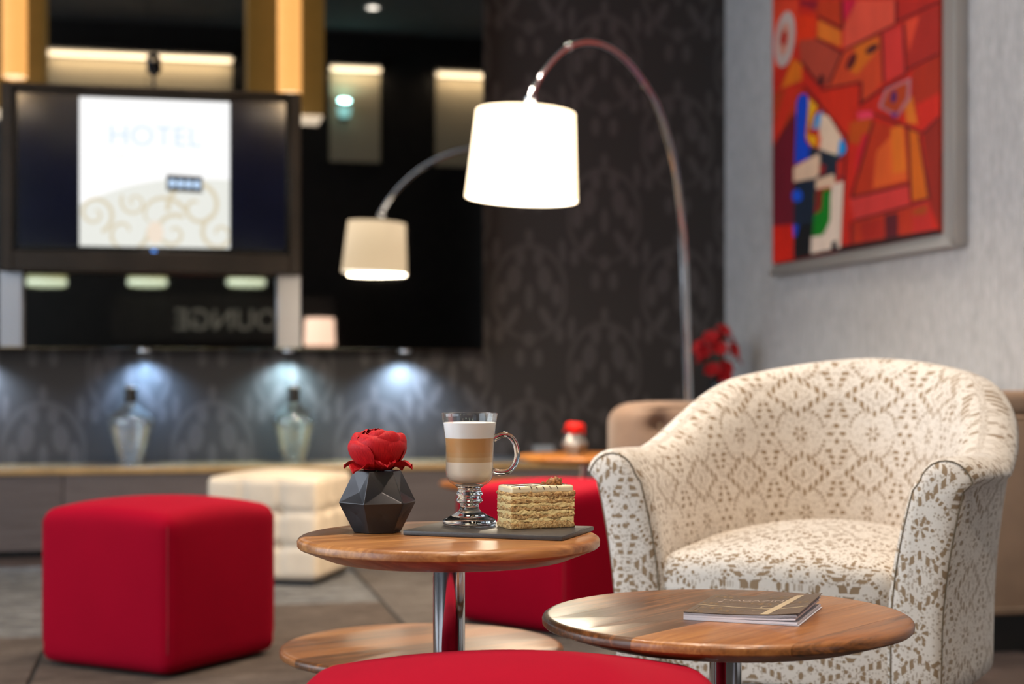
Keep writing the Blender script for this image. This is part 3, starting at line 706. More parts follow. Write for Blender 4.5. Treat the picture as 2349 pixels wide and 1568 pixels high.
polys = [([(300, -900), (1290, -900), (1290, 1400), (300, 1560)], Rr),
 ([(300, -900), (800, -900), (700, -300), (325, -200)], Ro), ([(800, -900), (1290, -900), (1290, -350), (900, -250)], Rd), ([(500, -500), (900, -600), (880, -150), (480, -60)], Rp),
 ([(325, 0), (470, 0), (440, 330), (325, 400)], (222, 62, 34)), ([(480, 0), (720, 0), (715, 165), (560, 70)], (190, 52, 18)), ([(475, 0), (580, 0), (570, 60), (480, 30)], (140, 16, 36)),
 ([(715, 0), (800, 0), (745, 100), (715, 130)], (206, 20, 60)), ([(800, 0), (1010, 0), (1010, 135), (725, 280), (725, 150)], (222, 78, 56)), ([(1020, 0), (1265, 0), (1265, 20), (1030, 120)], (178, 34, 24)),
 ([(465, 80), (575, 90), (560, 250), (450, 250)], (226, 50, 8)), ([(580, 110), (710, 175), (710, 265), (575, 210)], (220, 110, 30)), ([(470, 230), (575, 215), (725, 300), (640, 480), (590, 480), (480, 340)], (176, 64, 44)),
 ([(440, 330), (490, 360), (490, 450), (370, 500)], (222, 108, 14)), ([(725, 290), (930, 190), (940, 470), (825, 590), (820, 455), (620, 500)], (206, 66, 30)), ([(790, 260), (920, 210), (925, 270), (800, 420), (760, 400)], (216, 104, 20)),
 ([(945, 180), (1060, 135), (1075, 405), (950, 465)], (208, 50, 44)), ([(1065, 120), (1265, 30), (1265, 300), (1090, 390)], (168, 36, 26)), ([(1070, 120), (1150, 90), (1090, 300)], (216, 66, 40)),
 ([(1110, 400), (1265, 310), (1265, 650), (1170, 745), (1110, 560)], (172, 42, 18)), ([(1130, 590), (1265, 520), (1265, 650), (1170, 745)], (208, 38, 24)),
 ([(580, 520), (810, 470), (800, 600), (740, 770), (610, 610)], (212, 42, 16)), ([(325, 520), (490, 490), (470, 620), (325, 800)], (184, 56, 16)), ([(400, 500), (490, 480), (350, 800), (325, 830), (325, 720)], (214, 44, 20)),
 ([(325, 830), (460, 640), (445, 1270), (325, 1270)], Rm), ([(325, 1270), (445, 1260), (445, 1470), (325, 1500)], (214, 30, 8)),
 ([(745, 780), (800, 640), (890, 680), (780, 1090), (715, 1390), (690, 1400)], (206, 36, 18)), ([(760, 690), (890, 640), (850, 820), (750, 800)], (198, 76, 12)), ([(830, 760), (870, 740), (790, 980), (800, 860)], (212, 22, 44)),
 ([(890, 680), (1160, 750), (1085, 1030), (770, 1105)], (190, 50, 18)), ([(910, 850), (1050, 700), (1085, 1010), (890, 1060)], (224, 92, 34)), ([(990, 720), (1060, 700), (1080, 960), (1000, 980)], (226, 112, 28)),
 ([(1085, 700), (1150, 760), (1200, 1110), (1100, 1130)], (208, 98, 16)), ([(1170, 750), (1265, 660), (1265, 1290), (1210, 1150)], (146, 34, 20)), ([(1060, 560), (1110, 540), (1140, 700), (1080, 690)], (218, 112, 30)),
 ([(760, 1120), (1090, 1040), (1095, 1150), (785, 1240)], (208, 56, 52)), ([(780, 1250), (1110, 1160), (1115, 1330), (770, 1380)], (186, 48, 22)), ([(955, 1210), (1030, 1195), (1030, 1330), (960, 1345)], (92, 14, 28)),
 ([(820, 1250), (940, 1225), (950, 1330), (830, 1360)], (168, 34, 22)), ([(1110, 1150), (1205, 1120), (1230, 1300), (1115, 1320)], (190, 40, 34)), ([(1110, 1180), (1200, 1150), (1190, 1200), (1120, 1210)], (170, 70, 16)),
 ([(800, 630), (880, 620), (895, 660), (810, 675)], (236, 60, 92)), ([(690, 1385), (1265, 1285), (1265, 1310), (690, 1415)], (40, 10, 10))]
def ellp(cx, cy, rx, ry, rot=0, n=20):
    return [(cx+rx*math.cos(2*PI*k/n)*math.cos(rot)-ry*math.sin(2*PI*k/n)*math.sin(rot), cy+rx*math.cos(2*PI*k/n)*math.sin(rot)+ry*math.sin(2*PI*k/n)*math.cos(rot)) for k in range(n)]
def stroke(x0, y0, x1, y1, w=13, col=(92, 14, 18)):
    dx, dy = x1-x0, y1-y0; L = math.hypot(dx, dy); nx, ny = -dy/L*w/2, dx/L*w/2
    polys.append(([(x0+nx, y0+ny), (x1+nx, y1+ny), (x1-nx, y1-ny), (x0-nx, y0-ny)], col))
for s in ((575, 90, 720, 165), (570, 215, 725, 300), (725, 285, 1020, 135), (1020, 125, 1265, 10), (720, 290, 640, 480), (600, 505, 825, 460), (825, 460, 820, 585), (810, 590, 1080, 410), (1070, 400, 1265, 300),
          (900, 640, 1170, 750), (1170, 750, 1265, 655), (1060, 130, 1075, 405), (940, 190, 950, 465), (765, 1110, 1090, 1035), (785, 1240, 1100, 1155), (1100, 1150, 1205, 1115), (1085, 700, 1105, 1130), (890, 680, 770, 1105),
          (480, 340, 600, 490), (450, 640, 325, 830), (745, 770, 700, 1390), (1150, 760, 1205, 1110), (770, 1240, 770, 1370), (1020, 0, 1020, 130), (715, 0, 722, 160), (500, 480, 740, 770)): stroke(*s)
polys += [(ellp(395, 220, 55, 160, .12), (192, 172, 166)), (ellp(392, 220, 30, 95, .12), (206, 140, 120)), (ellp(390, 215, 18, 45, .1), (176, 26, 20)),
 (ellp(885, 275, 42, 20, -.6), (70, 12, 26)), (ellp(770, 345, 22, 52, .45), (92, 16, 20)), (ellp(600, 450, 16, 34, .1), (70, 12, 18)),
 ([(920, 600), (960, 500), (1105, 435), (1100, 560), (1030, 660)], (176, 110, 118)), ([(945, 595), (975, 510), (1085, 460), (1080, 550), (1025, 640)], (180, 62, 20)), (ellp(1008, 545, 16, 36, .1), (66, 26, 96)), ([(985, 640), (1035, 630), (1015, 665)], (84, 40, 130))]
blk, crm, blu = (16, 24, 36), (226, 190, 160), (6, 66, 196)
polys += [([(445, 1030), (580, 960), (560, 1440), (445, 1450)], (18, 32, 52)), ([(450, 1270), (555, 1250), (690, 1390), (690, 1410), (450, 1455)], (16, 16, 20)),
 ([(462, 570), (480, 530), (515, 525), (530, 560), (510, 780), (540, 830), (530, 890), (450, 925)], blu), ([(530, 545), (580, 600), (560, 640), (520, 760)], (236, 170, 20)), ([(510, 750), (590, 770), (580, 830), (540, 810)], (240, 170, 10)),
 ([(560, 660), (610, 620), (600, 720), (545, 730)], (110, 150, 190)), ([(570, 640), (605, 625), (605, 690), (575, 695)], (40, 150, 220)), ([(600, 640), (640, 650), (715, 770), (690, 870), (590, 850), (590, 740)], (236, 206, 178)),
 ([(575, 750), (600, 770), (590, 840), (570, 810)], (226, 70, 20)), ([(700, 800), (720, 775), (742, 830), (730, 865), (695, 880)], (20, 150, 226)), ([(600, 845), (690, 870), (680, 890), (610, 870)], (130, 200, 160)),
 ([(540, 820), (720, 885), (725, 1000), (560, 1000), (530, 870)], (28, 38, 54)), ([(445, 940), (590, 860), (600, 960), (570, 1000), (445, 1022)], crm), ([(590, 920), (625, 930), (620, 975), (590, 985)], (150, 20, 16)),
 ([(570, 1010), (670, 975), (685, 1040), (570, 1065)], crm), ([(690, 910), (725, 890), (725, 985), (690, 1000)], (206, 44, 26)), ([(660, 1040), (725, 1015), (710, 1390), (660, 1400), (540, 1425), (545, 1330), (620, 1310), (640, 1250)], (228, 206, 188)),
 ([(565, 1080), (655, 1060), (650, 1240), (610, 1320), (550, 1330), (560, 1200)], (0, 122, 22)), ([(570, 1070), (610, 1065), (600, 1180), (560, 1205)], (128, 20, 20)), (ellp(465, 1100, 30, 35), (10, 82, 210)), ([(440, 1265), (475, 1262), (460, 1330), (445, 1330)], (10, 70, 200)),
 ([(660, 1360), (690, 1350), (690, 1410), (655, 1400)], blk)]
me = poly_layers('painted_surface', [([Z(*q) for q in pts], lin(*c)) for pts, c in polys], 0.00002, (-1, 0, 0))
link('painted_surface', me, M['paint'], pt)

# ================================================================== LAMPS AND LOBBY THINGS SEEN IN THE GLASS
shp = P(1197, 380, 5.25); base = Vector((2.22, 6.54, 0))
dirv = Vector((shp.x-base.x, shp.y-base.y, 0)).normalized(); nrm = Vector((-dirv.y, dirv.x, 0))
def onplane(px, py):
    r = ray(px, py); d = nrm.dot(Vector((base.x, base.y, 0)))/nrm.dot(Vector((r.x, r.y, 0))); return P(px, py, d)
lamp = thing('arc_floor_lamp', 'chrome arc floor lamp with a glowing white drum shade behind the tufted sofa', 'lamp', base)
pole = [Vector((0, 0, .03)), Vector((0, 0, .5))]+[onplane(*q)-base for q in ((1572, 690), (1564, 520), (1544, 370), (1508, 250), (1470, 184), (1430, 136), (1390, 108), (1348, 97), (1303, 108), (1264, 141), (1234, 184), (1217, 222))]
pts = catmull(pole, 8)
link('arc_pole', tube_me('arc_pole', pts, [0.019-0.008*min(1, i/(len(pts)-1)*1.1) for i in range(len(pts))], 14), M['chrome'], lamp)
link('base', lathe_me('lamp_base', [(0, 0), (.17, 0), (.17, .025), (.165, .03), (0, .03)], 48), M['chrome'], lamp)
for q, r in (((1303, 108), .018), ((1476, 193), .018), ((1217, 228), .021)):
    c = onplane(*q)-base
    link('joint', lathe_me('joint', [(r*math.sin(PI*k/10), -r*math.cos(PI*k/10)) for k in range(11)], 20), M['chrome'], lamp, c)
tip = onplane(1215, 236); shc = onplane(1206, 258)-base
tilt = (math.radians(0), math.radians(3.0), 0)
rt, rb, sh = 0.167, 0.19, 0.293
shd = link('shade', lathe_me('drum_shade', [(rt, 0), (rb, -sh)], 64), M['shade'], lamp, shc, tilt)
sm = shd.modifiers.new('thick', 'SOLIDIFY'); sm.thickness = 0.004
link('lining', lathe_me('shade_lining', [(.03, -.008), (rt-.008, -.008), (rb-.006, -sh+.002)], 64), M['shade_in'], shd)
link('diffuser', lathe_me('shade_diffuser', [(0, -sh+.012), (rb-.012, -sh+.012), (rb-.012, -sh+.016), (0, -sh+.016)], 64), M['shade_in'], shd)
link('top_fitting', lathe_me('top_fitting', [(0, .028), (.012, .024), (.016, .01), (.03, .002), (.03, -.012), (0, -.012)], 24), M['chrome'], shd)
bl = link('bulb', lathe_me('bulb', [(0, -.16), (.02, -.155), (.032, -.13), (.03, -.10), (.015, -.07), (.013, -.04), (0, -.04)], 20), M['bulb'], shd)
area('arc_lamp_light', tuple(base+shc+Vector((0, 0, -sh-0.01))), (0, 0, 0), 0.34, 0.34, 26, (1, .84, .62), 'DISK')

def pend_cyl(px0, px1, py, ytrue, lab, extra):
    a = RM(px0, py, ytrue); b_ = RM(px1, py, ytrue); r = (b_.x-a.x)/2; x = (a.x+b_.x)/2
    L = 1.05
    t = thing('cylinder_pendant', lab, 'pendant lamp', (x, ytrue, a.z), group='amber cylinder pendants')
    link('shade', lathe_me('amber_shade', [(r-.004, .006), (r, 0), (r, L), (0, L)], 40), M['amber'], t)
    link('diffuser', lathe_me('pend_diffuser', [(0, .004), (r-.005, .004), (r-.005, .009), (0, .009)], 40), M['diffuser'], t)
    link('cord', tube_me('cord', [(0, 0, L), (0, 0, CEIL-a.z)], .005, 8), M['cork'], t)
    p = bpy.data.lights.new('pendant_glow', 'POINT'); p.energy = 5; p.color = (1, .7, .4); p.shadow_soft_size = .08
    po = bpy.data.objects.new('pendant_glow', p); C.objects.link(po); po.location = (x, ytrue, a.z-.12)
pend_cyl(637, 691, 214, 2.85, 'amber lit cylinder pendant mirrored above the right end of the television', 0)
pend_cyl(5, 62, 176, 2.85, 'amber lit cylinder pendant mirrored above the left end of the television', 0)
def pend_box(px0, px1, py, ytrue, depth, lab):
    a = RM(px0, py, ytrue); b_ = RM(px1, py, ytrue); L = 1.1
    t = thing('box_pendant', lab, 'pendant lamp', ((a.x+b_.x)/2, ytrue, a.z), group='bronze box pendants')
    h = (b_.x-a.x)/2
    link('shade', box_me('box_shade', -h, h, -depth, 0, .012, L, .004, 1), M['brownpend'], t)
    link('diffuser', box_me('box_diffuser', -h+.012, h-.012, -depth+.012, -.012, .0, .012), M['diffuser'], t)
    link('cord', tube_me('cord', [(0, -depth/2, L), (0, -depth/2, CEIL-a.z)], .005, 8), M['cork'], t)
pend_box(568, 744, 262, 2.62, .42, 'bronze box pendant mirrored beside the amber cylinder at the television right end')
pend_box(-90, 100, 250, 2.62, .42, 'bronze box pendant mirrored beside the amber cylinder at the television left end')

# bar behind the camera with sign, pendants and a table lamp
bar = thing('bar_counter', 'dark bar counter across the lobby behind the camera', 'bar', (0, -1.0, 0))
link('front', box_me('bar_front', -2.2, 2.2, .22, .25, .05, .97), M['darkwall'], bar)
link('body', box_me('bar_body', -2.2, 2.2, -.22, .22, .0, .97), M['blackwood'], bar)
link('top', box_me('bar_top', -2.25, 2.25, -.28, .3, .97, 1.0, .004, 1), M['blackwood'], bar)
for px, l in ((107, 'left'), (338, 'middle'), (565, 'right')):
    p = RM(px, 656, -1.0)
    t = thing('bar_pendant', 'wide greenish lit bar pendant mirrored under the television, %s of three' % l, 'pendant lamp', p, group='bar pendants')
    link('shade', lathe_me('bar_shade', [(.17, .0), (.18, .02), (.175, .17), (.17, .18), (0, .18)], 32), M['barshade'], t)
    link('diffuser', lathe_me('bar_diffuser', [(0, .003), (.168, .003), (.168, .012), (0, .012)], 32), M['bardiff'], t)
    link('glow_band', lathe_me('glow_band', [(.1805, .012), (.1815, .02), (.180, .055), (.178, .055), (.178, .012)], 32, 40, True), M['bardiff'], t)
    link('cord', tube_me('cord', [(0, 0, .18), (0, 0, CEIL-p.z)], .004, 8), M['cork'], t)
sg = RM(515, 735, -1.62)
sign = thing('lounge_sign', 'grey letters spelling LOUNGE on a dark board, mirrored below the television', 'sign', (sg.x, -1.70, sg.z))
link('board', box_me('sign_board', -1.1, 1.1, -.02, .0, -.2, .25, .004, 1), M['darkwall'], sign)
for s_ in (-1, 1): link('post', box_me('sign_post', s_*.95-.02, s_*.95+.02, -.06, -.02, -sg.z, .2), M['darkwall'], sign)
LET = text_me('lettering', 'LOUNGE', .29, .006, 'CENTER', .002)
o = link('lettering', LET, M['signgrey'], sign, (.10, .008, 0), (PI/2, 0, PI)); o.scale = (1.0, 1, 1)
tp = RM(733, 792, -0.86)
t = thing('table_lamp', 'small pink lit table lamp mirrored at the lower edge of the black glass', 'lamp', (tp.x, -.86, 1.0))
zb = tp.z-1.0
link('base', lathe_me('tl_base', [(0, 0), (.07, 0), (.07, .012), (.02, .018), (0, .018)], 24), M['cork'], t)
link('stem', tube_me('tl_stem', [(0, 0, .015), (0, 0, zb+.1)], .012, 12), M['bronze'], t)
link('shade', lathe_me('tl_shade', [(.148, zb), (.150, zb+.01), (.140, zb+.25), (.132, zb+.262), (.10, zb+.262)], 32), M['pinkshade'], t)
tq = RM(789, 258, YB+.1)  # teal screen-like glow, modelled as an added sconce
t = thing('added_sconce', 'added sconce for a small teal glow mirrored beside the upper right of the television', 'lamp', (tq.x, YB+.03, tq.z))
link('back_plate', box_me('back_plate', -.05, .05, .0, .02, -.08, .08, .003, 1), M['cork'], t)
link('glass', lathe_me('sconce_glass', [(0, -.05), (.055, -.05), (.075, .05), (.07, .05), (.05, -.04), (0, -.04)], 24), M['teal'], t, (0, .1, 0))
area('sconce_glow', (tq.x, YB+.14, tq.z+.12), (PI*.85, 0, 0), .12, .12, 3.0, (.4, 1, .95), 'DISK')
dl = [('above the near side table', 0), ]
for i, (x, y, p) in enumerate(DOWN):
    lab = ['over the small side table', 'over the patterned armchair', 'over the left red ottoman', 'over the red ottoman behind the table', 'over the white ottoman', 'added behind the viewer to light the table fronts',
           'over the tufted sofa', 'mirrored high above the arc lamp', 'near the tall windows'][i]
    t = thing('ceiling_downlight', 'round recessed ceiling downlight '+lab, 'light', (x, y, CEIL), group='ceiling downlights')
    link('trim_ring', lathe_me('trim_ring', [(.055, 0), (.085, 0), (.085, -.008), (.06, -.012), (.055, -.006)], 32, 40, True), M['downring'], t)
    link('lens', lathe_me('down_lens', [(0, -.003), (.055, -.003), (.055, -.005), (0, -.005)], 32), M['downlens'], t)

# ================================================================== RUG
rug = thing('patchwork_rug', 'grey and taupe patchwork rug of faded sewn panels under the tables', 'rug', (0, 0, 0))
cols = [(-1.75, -0.345), (-0.335, 0.68), (0.69, 1.9)]
rows = {0: [(2.2, 3.55, 'rug_c'), (3.56, 4.68, 'rug_c'), (4.69, 6.40, 'rug_b')], 1: [(1.3, 2.9, 'rug_a'), (2.91, 3.77, 'rug_b'), (3.78, 5.17, 'rug_c'), (5.18, 6.40, 'rug_b')], 2: [(1.3, 2.8, 'rug_c'), (2.81, 4.4, 'rug_a'), (4.41, 6.40, 'rug_a')]}
bmx = M['stitch']
link('backing', box_me('rug_backing', -1.74, 1.89, 1.31, 6.39, .0005, .004), M['grout'], rug)
for k, (x0, x1) in enumerate(cols):
    for y0, y1, mk in rows[k]:
        link('panel', box_me('rug_panel', x0, x1, y0, y1, .004, .0095, .002, 1), M[mk], rug)
RZ = 0.0102

# ================================================================== OTTOMANS
def seam_path(hx, hy, z, r, n=6):
    pts = []
    for cxs, cys, a0 in ((1, 1, 0), (-1, 1, PI/2), (-1, -1, PI), (1, -1, 1.5*PI)):
        for k in range(n+1):
            a = a0+k/n*PI/2; pts.append(Vector((cxs*(hx-r)+r*math.cos(a), cys*(hy-r)+r*math.sin(a), z)))
    return pts
def red_ottoman(name_lab, x, y, rot, size=0.44, ztop=0.40, dome=0.03):
    h = size/2; hz = (ztop-0.006)/2
    t = thing('cube_ottoman', name_lab, 'ottoman', (x, y, RZ), (0, 0, math.radians(rot)), 'red felt ottomans')
    def df(q, a, s):
        k = 1-(q.x/h)**2*.55-(q.y/h)**2*.55
        if q.z > 0: q = q+Vector((0, 0, dome*max(-.4, k)*(q.z/hz)**3))
        b = 1-(q.z/hz)**2                                   # slightly bulging sides
        bx = 1-(q.y/h)**2; by = 1-(q.x/h)**2
        return Vector((q.x*(1+.018*b*max(0, bx)), q.y*(1+.018*b*max(0, by)), q.z+hz+.006))
    me = soft_box('ottoman_cover', h, h, hz, .032, 16, df)
    link('cover', me, M['red'], t)
    zs = 2*hz+.006-.014
    link('top_seam', tube_me('top_seam', [p+Vector((0, 0, 0)) for p in seam_path(h-.010, h-.010, zs, .05)], .0022, 6, closed=True), M['seam'], t)
    for sx_, sy_ in ((1, 1), (1, -1), (-1, 1), (-1, -1)):
        e = h-.032+.032*.7071
        link('corner_seam', tube_me('corner_seam', [(sx_*(e+.0005), sy_*(e+.0005), .06), (sx_*(e+.0005), sy_*(e+.0005), zs-.01)], .0022, 6), M['seam'], t)
        link('foot', lathe_me('foot', [(0, 0), (.02, 0), (.024, .010), (0, .010)], 16), M['blackwood'], t, (sx_*(h-.07), sy_*(h-.07), 0))
    return t
red_ottoman('red felt cube ottoman at the left in front of the low bench', -0.027, 4.257, 48.7, .44)
red_ottoman('red felt cube ottoman between the cake table and the tufted sofa', 1.156, 4.651, 34.7, .45, .405)
pp_ = P(1168, 1500, 1.72)
red_ottoman('red felt ottoman cropped by the bottom edge, nearest the viewer', pp_.x, pp_.y, -12.3, .49, .385, .046)

def tufted(q, n_, du, dv, au, av, hu, hv, depth, sig, off=(0, 0)):
    return q
t = thing('tufted_ottoman', 'cream leather cube ottoman with buttoned tufting near the low bench', 'ottoman', (0.399, 5.85, RZ), (0, 0, math.radians(-23.3)))
h, hz = .21, .182
def tdf(q, a, s):
    if a < 2:
        u = q[1-a]/h; v = q.z/hz
        N = 3
        cu = ((u+1)*N/2) % 1-.5; cv = ((v+1)*N/2) % 1-.5
        # seams at the cell borders, plump in the middle, deeper at their crossings
        du = .5-abs(cu); dv = .5-abs(cv)
        edge = min(1, (1-abs(u))*5)*min(1, (1-abs(v))*5)
        k = (.006*math.exp(-(du/.10)**2)+.006*math.exp(-(dv/.10)**2)+.010*math.exp(-((du/.16)**2+(dv/.16)**2)))*edge
        d = Vector((0, 0, 0)); d[a] = -s*k; q = q+d
    elif s > 0:
        u = q.x/h; v = q.y/h; q = q+Vector((0, 0, .02*(1-u*u)*(1-v*v)))
    return q+Vector((0, 0, hz+.02))
link('cover', soft_box('tufted_cover', h, h, hz, .022, 42, tdf), M['cream'], t)
bme = lathe_me('button', [(0, .004), (.006, .003), (.008, 0), (0, -.002)], 12)
for a in (0, 1):
    for s in (-1, 1):
        for u in (-1/3, 1/3):
            for v in (-1/3, 1/3):
                c = [0, 0, hz+.02+v*hz]; c[a] = s*(h-.020); c[1-a] = u*h
                link('button', bme, M['button'], t, c, (0, PI/2*s, 0) if a == 0 else (-PI/2*s, 0, 0))
link('plinth', box_me('plinth', -.19, .19, -.19, .19, 0, .022), M['blackwood'], t)

# ================================================================== SIDE TABLES
def side_table(lab, cx, cy, ztop, R, rot, woodk, base_r=.15, pole_r=.0215, nst=6, w=.085, group='round wooden side tables'):
    t = thing('round_side_table', lab, 'table', (cx, cy, RZ), (0, 0, rot), group)
    z = ztop-RZ
    prof = [(0, z), (R-.010, z), (R-.005, z-.0012), (R-.0015, z-.0034), (R, z-.0065), (R-.0004, z-.0130), (R-.003, z-.0155), (R*.80, z-.030), (R*.78, z-.031), (0, z-.031)]
    full = lathe_me('tabletop', prof, 96, 35)
    core = link('tabletop', lathe_me('tabletop_core', [(0, z-.003), (R-.014, z-.003), (R-.012, z-.013), (R*.77, z-.0295), (0, z-.0295)], 48), M['walnut_under'], t)
    off = random.uniform(-.3, .3)*w; x = -R-off*0; edges = []
    e = -R-.001
    cuts = [-R-.01]
    k = -int(R/w)-1
    while k*w+off < R:
        if -R+.012 < k*w+off < R-.012: cuts.append(k*w+off)
        k += 1
    cuts.append(R+.01)
    for i in range(len(cuts)-1):
        bm = bmesh.new(); bm.from_mesh(full)
        for co, no in ((cuts[i]+.00012, -1), (cuts[i+1]-.00012, 1)):
            g = list(bm.verts)+list(bm.edges)+list(bm.faces)
            r = bmesh.ops.bisect_plane(bm, geom=g, plane_co=(0, co, 0), plane_no=(0, no, 0), clear_outer=True)
            ed = [q for q in r['geom_cut'] if isinstance(q, bmesh.types.BMEdge)]
            if ed:
                try: bmesh.ops.edgeloop_fill(bm, edges=ed)
                except Exception: pass
        if not bm.faces: bm.free(); continue
        link('plank', bm_to(bm, 'plank', True, 35), M[woodk], core)
    link('pole', lathe_me('pole', [(pole_r, .012), (pole_r, z-.03)], 40), M['chrome'], t)
    link('collar', lathe_me('collar', [(pole_r+.001, z-.0315), (.06, z-.0315), (.06, z-.036), (pole_r+.001, z-.04)], 32, 40, True), M['steel'], t)
    link('base', lathe_me('table_base', [(0, 0), (base_r, 0), (base_r, .006), (base_r-.004, .008), (pole_r+.01, .012), (0, .012)], 48), M['chrome'], t)
    bpy.data.meshes.remove(full)
    return t
T1 = Vector((.363, 2.060)); T1Z = .548; T2 = Vector((.7233, 1.9794)); T2Z = .443; T3 = Vector((.429, 2.705)); T3Z = .29
side_table('small high round walnut table holding the latte and cake', T1.x, T1.y, T1Z, .2015, math.radians(20), 'walnut', .115)
side_table('round walnut table holding the magazine in front of the patterned armchair', T2.x, T2.y, T2Z, .245, math.radians(38), 'walnut', .14)
side_table('low bare round walnut table behind the chrome pole of the cake table', T3.x, T3.y, T3Z, .247, math.radians(24), 'walnut', .14)
a = P(1318, 1042, 6.05); side_table('far honey coloured round table holding the small grey vase', a.x+.04, a.y, a.z, .26, math.radians(10), 'honey', .14)
FT = (a.x, a.y, a.z)
b_ = P(1150, 1104, 6.18); side_table('far low honey coloured round table seen behind the latte glass', b_.x, b_.y, b_.z, .245, math.radians(15), 'honey', .14)

# ================================================================== ARMCHAIR
ch = thing('tub_armchair', 'tub armchair in cream lace patterned fabric beside the magazine table', 'armchair', (1.203, 2.755, RZ), (0, 0, math.radians(142)))
def shell_path(n=72, hwf=.236, hw=.264, yf=.33, yc=.10, dep=.41):
    pts = []
    L1 = yf-yc; La = PI*math.sqrt((hw*hw+dep*dep)/2); tot = 2*L1+La
    def side(s, sg):
        k = s/L1; return (Vector((sg*(hwf+(hw-hwf)*k*(2-k)), yf-s, 0)), Vector((sg, .3*(1-k)*(hw-hwf)/L1, 0)).normalized())
    for i in range(n+1):
        s = i/n*tot
        if s < L1: pts.append(side(s, -1))
        elif s > L1+La: pts.append(side(tot-s, 1))
        else:
            a = (s-L1)/La*PI
            p = Vector((-hw*math.cos(a), yc-dep*math.sin(a), 0)); nn = Vector((-math.cos(a)/hw, -math.sin(a)/dep, 0)).normalized()
            pts.append((p, nn))
    return pts, tot
path, tot = shell_path()
def smooth(a, b, x):
    t = max(0, min(1, (x-a)/(b-a))); return t*t*(3-2*t)
ZB = .222
def chair_profile(i, n):
    s = i/n; e = min(s, 1-s)*tot                         # distance from the arm front
    ht = .620+.167*(.62*smooth(.19, .52, e)+.38*smooth(.3, .78, e))-.004*math.exp(-((e-.2)/.1)**2)
    th = .047+.007*smooth(.1, .5, e)                      # half thickness
    flare = .058*(1-smooth(.05, .55, e))+.078*smooth(.2, .6, e)
    return ht, th, flare, e
rows, uvs = [], []
NP = len(path)-1
us = 0
for i, (p, nn) in enumerate(path):
    ht, th, fl_, e = chair_profile(i, NP)
    if i: us += (path[i][0]-path[i-1][0]).length*0.84
    prof = []
    def offs(z):                                          # outward lean with height
        k = max(0, (z-.34)/(ht-.34)); return fl_*k**1.7
    for k in range(13): z = ZB+.012+(ht-.05-ZB-.012)*k/12; prof.append((th+offs(z)+.003*math.sin(PI*k/12), z))
    rtop = th*1.02
    zc = ht-rtop
    for k in range(1, 12):
        a = PI*k/12; prof.append((offs(ht)*.97+th*1.0*math.cos(a)*1.08, zc+rtop*math.sin(a)))
    for k in range(13): z = ht-.05-(ht-.05-ZB-.012)*k/12; prof.append((-th+offs(z), z))
    prof.append((-th+.012, ZB)); prof.append((th-.012, ZB))
    rows.append([p+nn*o_+Vector((0, 0, z)) for o_, z in prof])
    vv = 0; uv = []
    for k, (o_, z) in enumerate(prof):
        vv = z if k < 19 else 1.59-z if k < 37 else 1.59-ZB+(.03 if k == 37 else .1)
        uv.append((us, vv))
    uvs.append(uv)
# rounded arm fronts: shrink the end rings
def shrink(r, f, dy):
    c = sum(r, Vector())/len(r); zmid = c.z
    return [Vector((c.x+(v.x-c.x)*f, v.y+dy, v.z if v.z < ZB+.02 else v.z-(1-f)*.045)) for v in r]
r0, u0 = rows[0], uvs[0]; r1, u1 = rows[-1], uvs[-1]
rows = [shrink(r0, .86, .018), shrink(r0, .96, .013)]+rows+[shrink(r1, .96, .013), shrink(r1, .86, .018)]
uvs = [[(a-.02, b) for a, b in u0], [(a-.01, b) for a, b in u0]]+uvs+[[(a+.01, b) for a, b in u1], [(a+.02, b) for a, b in u1]]
link('shell', grid_me('chair_shell', rows, uvs, True), M['lace'], ch)
def arm_front(ring, sgn, name):
    c = sum(ring, Vector())/len(ring); n = len(ring)
    vs = []; uv = []
    for f, dy in ((1.0, .0), (.93, .0055), (.6, .009), (.25, .0105)):
        for v in ring:
            w = Vector((c.x+(v.x-c.x)*f, v.y+dy, c.z+(v.z-c.z)*(1-(1-f)*.35))); vs.append(w); uv.append((w.x*1.0+.03, w.z*1.0))
    fs = []
    for k in range(3):
        for j in range(n):
            j2 = (j+1) % n; q = (k*n+j, k*n+j2, (k+1)*n+j2, (k+1)*n+j); fs.append(q)
    fs.append(tuple(range(3*n, 4*n)))
    me = from_py(name, vs, fs, True, None, uv)
    bm = bmesh.new(); bm.from_mesh(me); bmesh.ops.recalc_face_normals(bm, faces=bm.faces); bm.to_mesh(me); bm.free()
    o = link('arm_front', me, M['lace_big'], ch)
    pz = [v+Vector((0, .0025, 0)) for v in ring]
    link('piping', tube_me('piping', pz, .0013, 6, closed=True), M['piping'], o)
arm_front(rows[0], -1, 'arm_front'); arm_front(rows[-1], 1, 'arm_front')
def cdf(q, a, s):
    v = Vector(q)
    k = (1-(v.x/.225)**2)*(1-((v.y)/.33)**2)
    if v.z > 0: v.z += .042*max(0, k)
    tp_ = 1-.30*max(0, -v.y/.30)**1.6
    return Vector((v.x*tp_, v.y+.045+.018*(1-(v.x/.225)**2)*(1 if v.y > 0 else 0), v.z+.392))
link('seat_cushion', soft_box('seat_cushion', .215, .295, .045, .036, 24, cdf), M['lace_big'], ch)
link('front_rail', soft_box('front_rail', .212, .02, .068, .012, 12, lambda q, a, s: q+Vector((0, .318, .290))), M['lace_big'], ch)
link('seat_deck', box_me('seat_deck', -.20, .20, -.16, .30, .235, .345, .01, 1), M['lace'], ch)
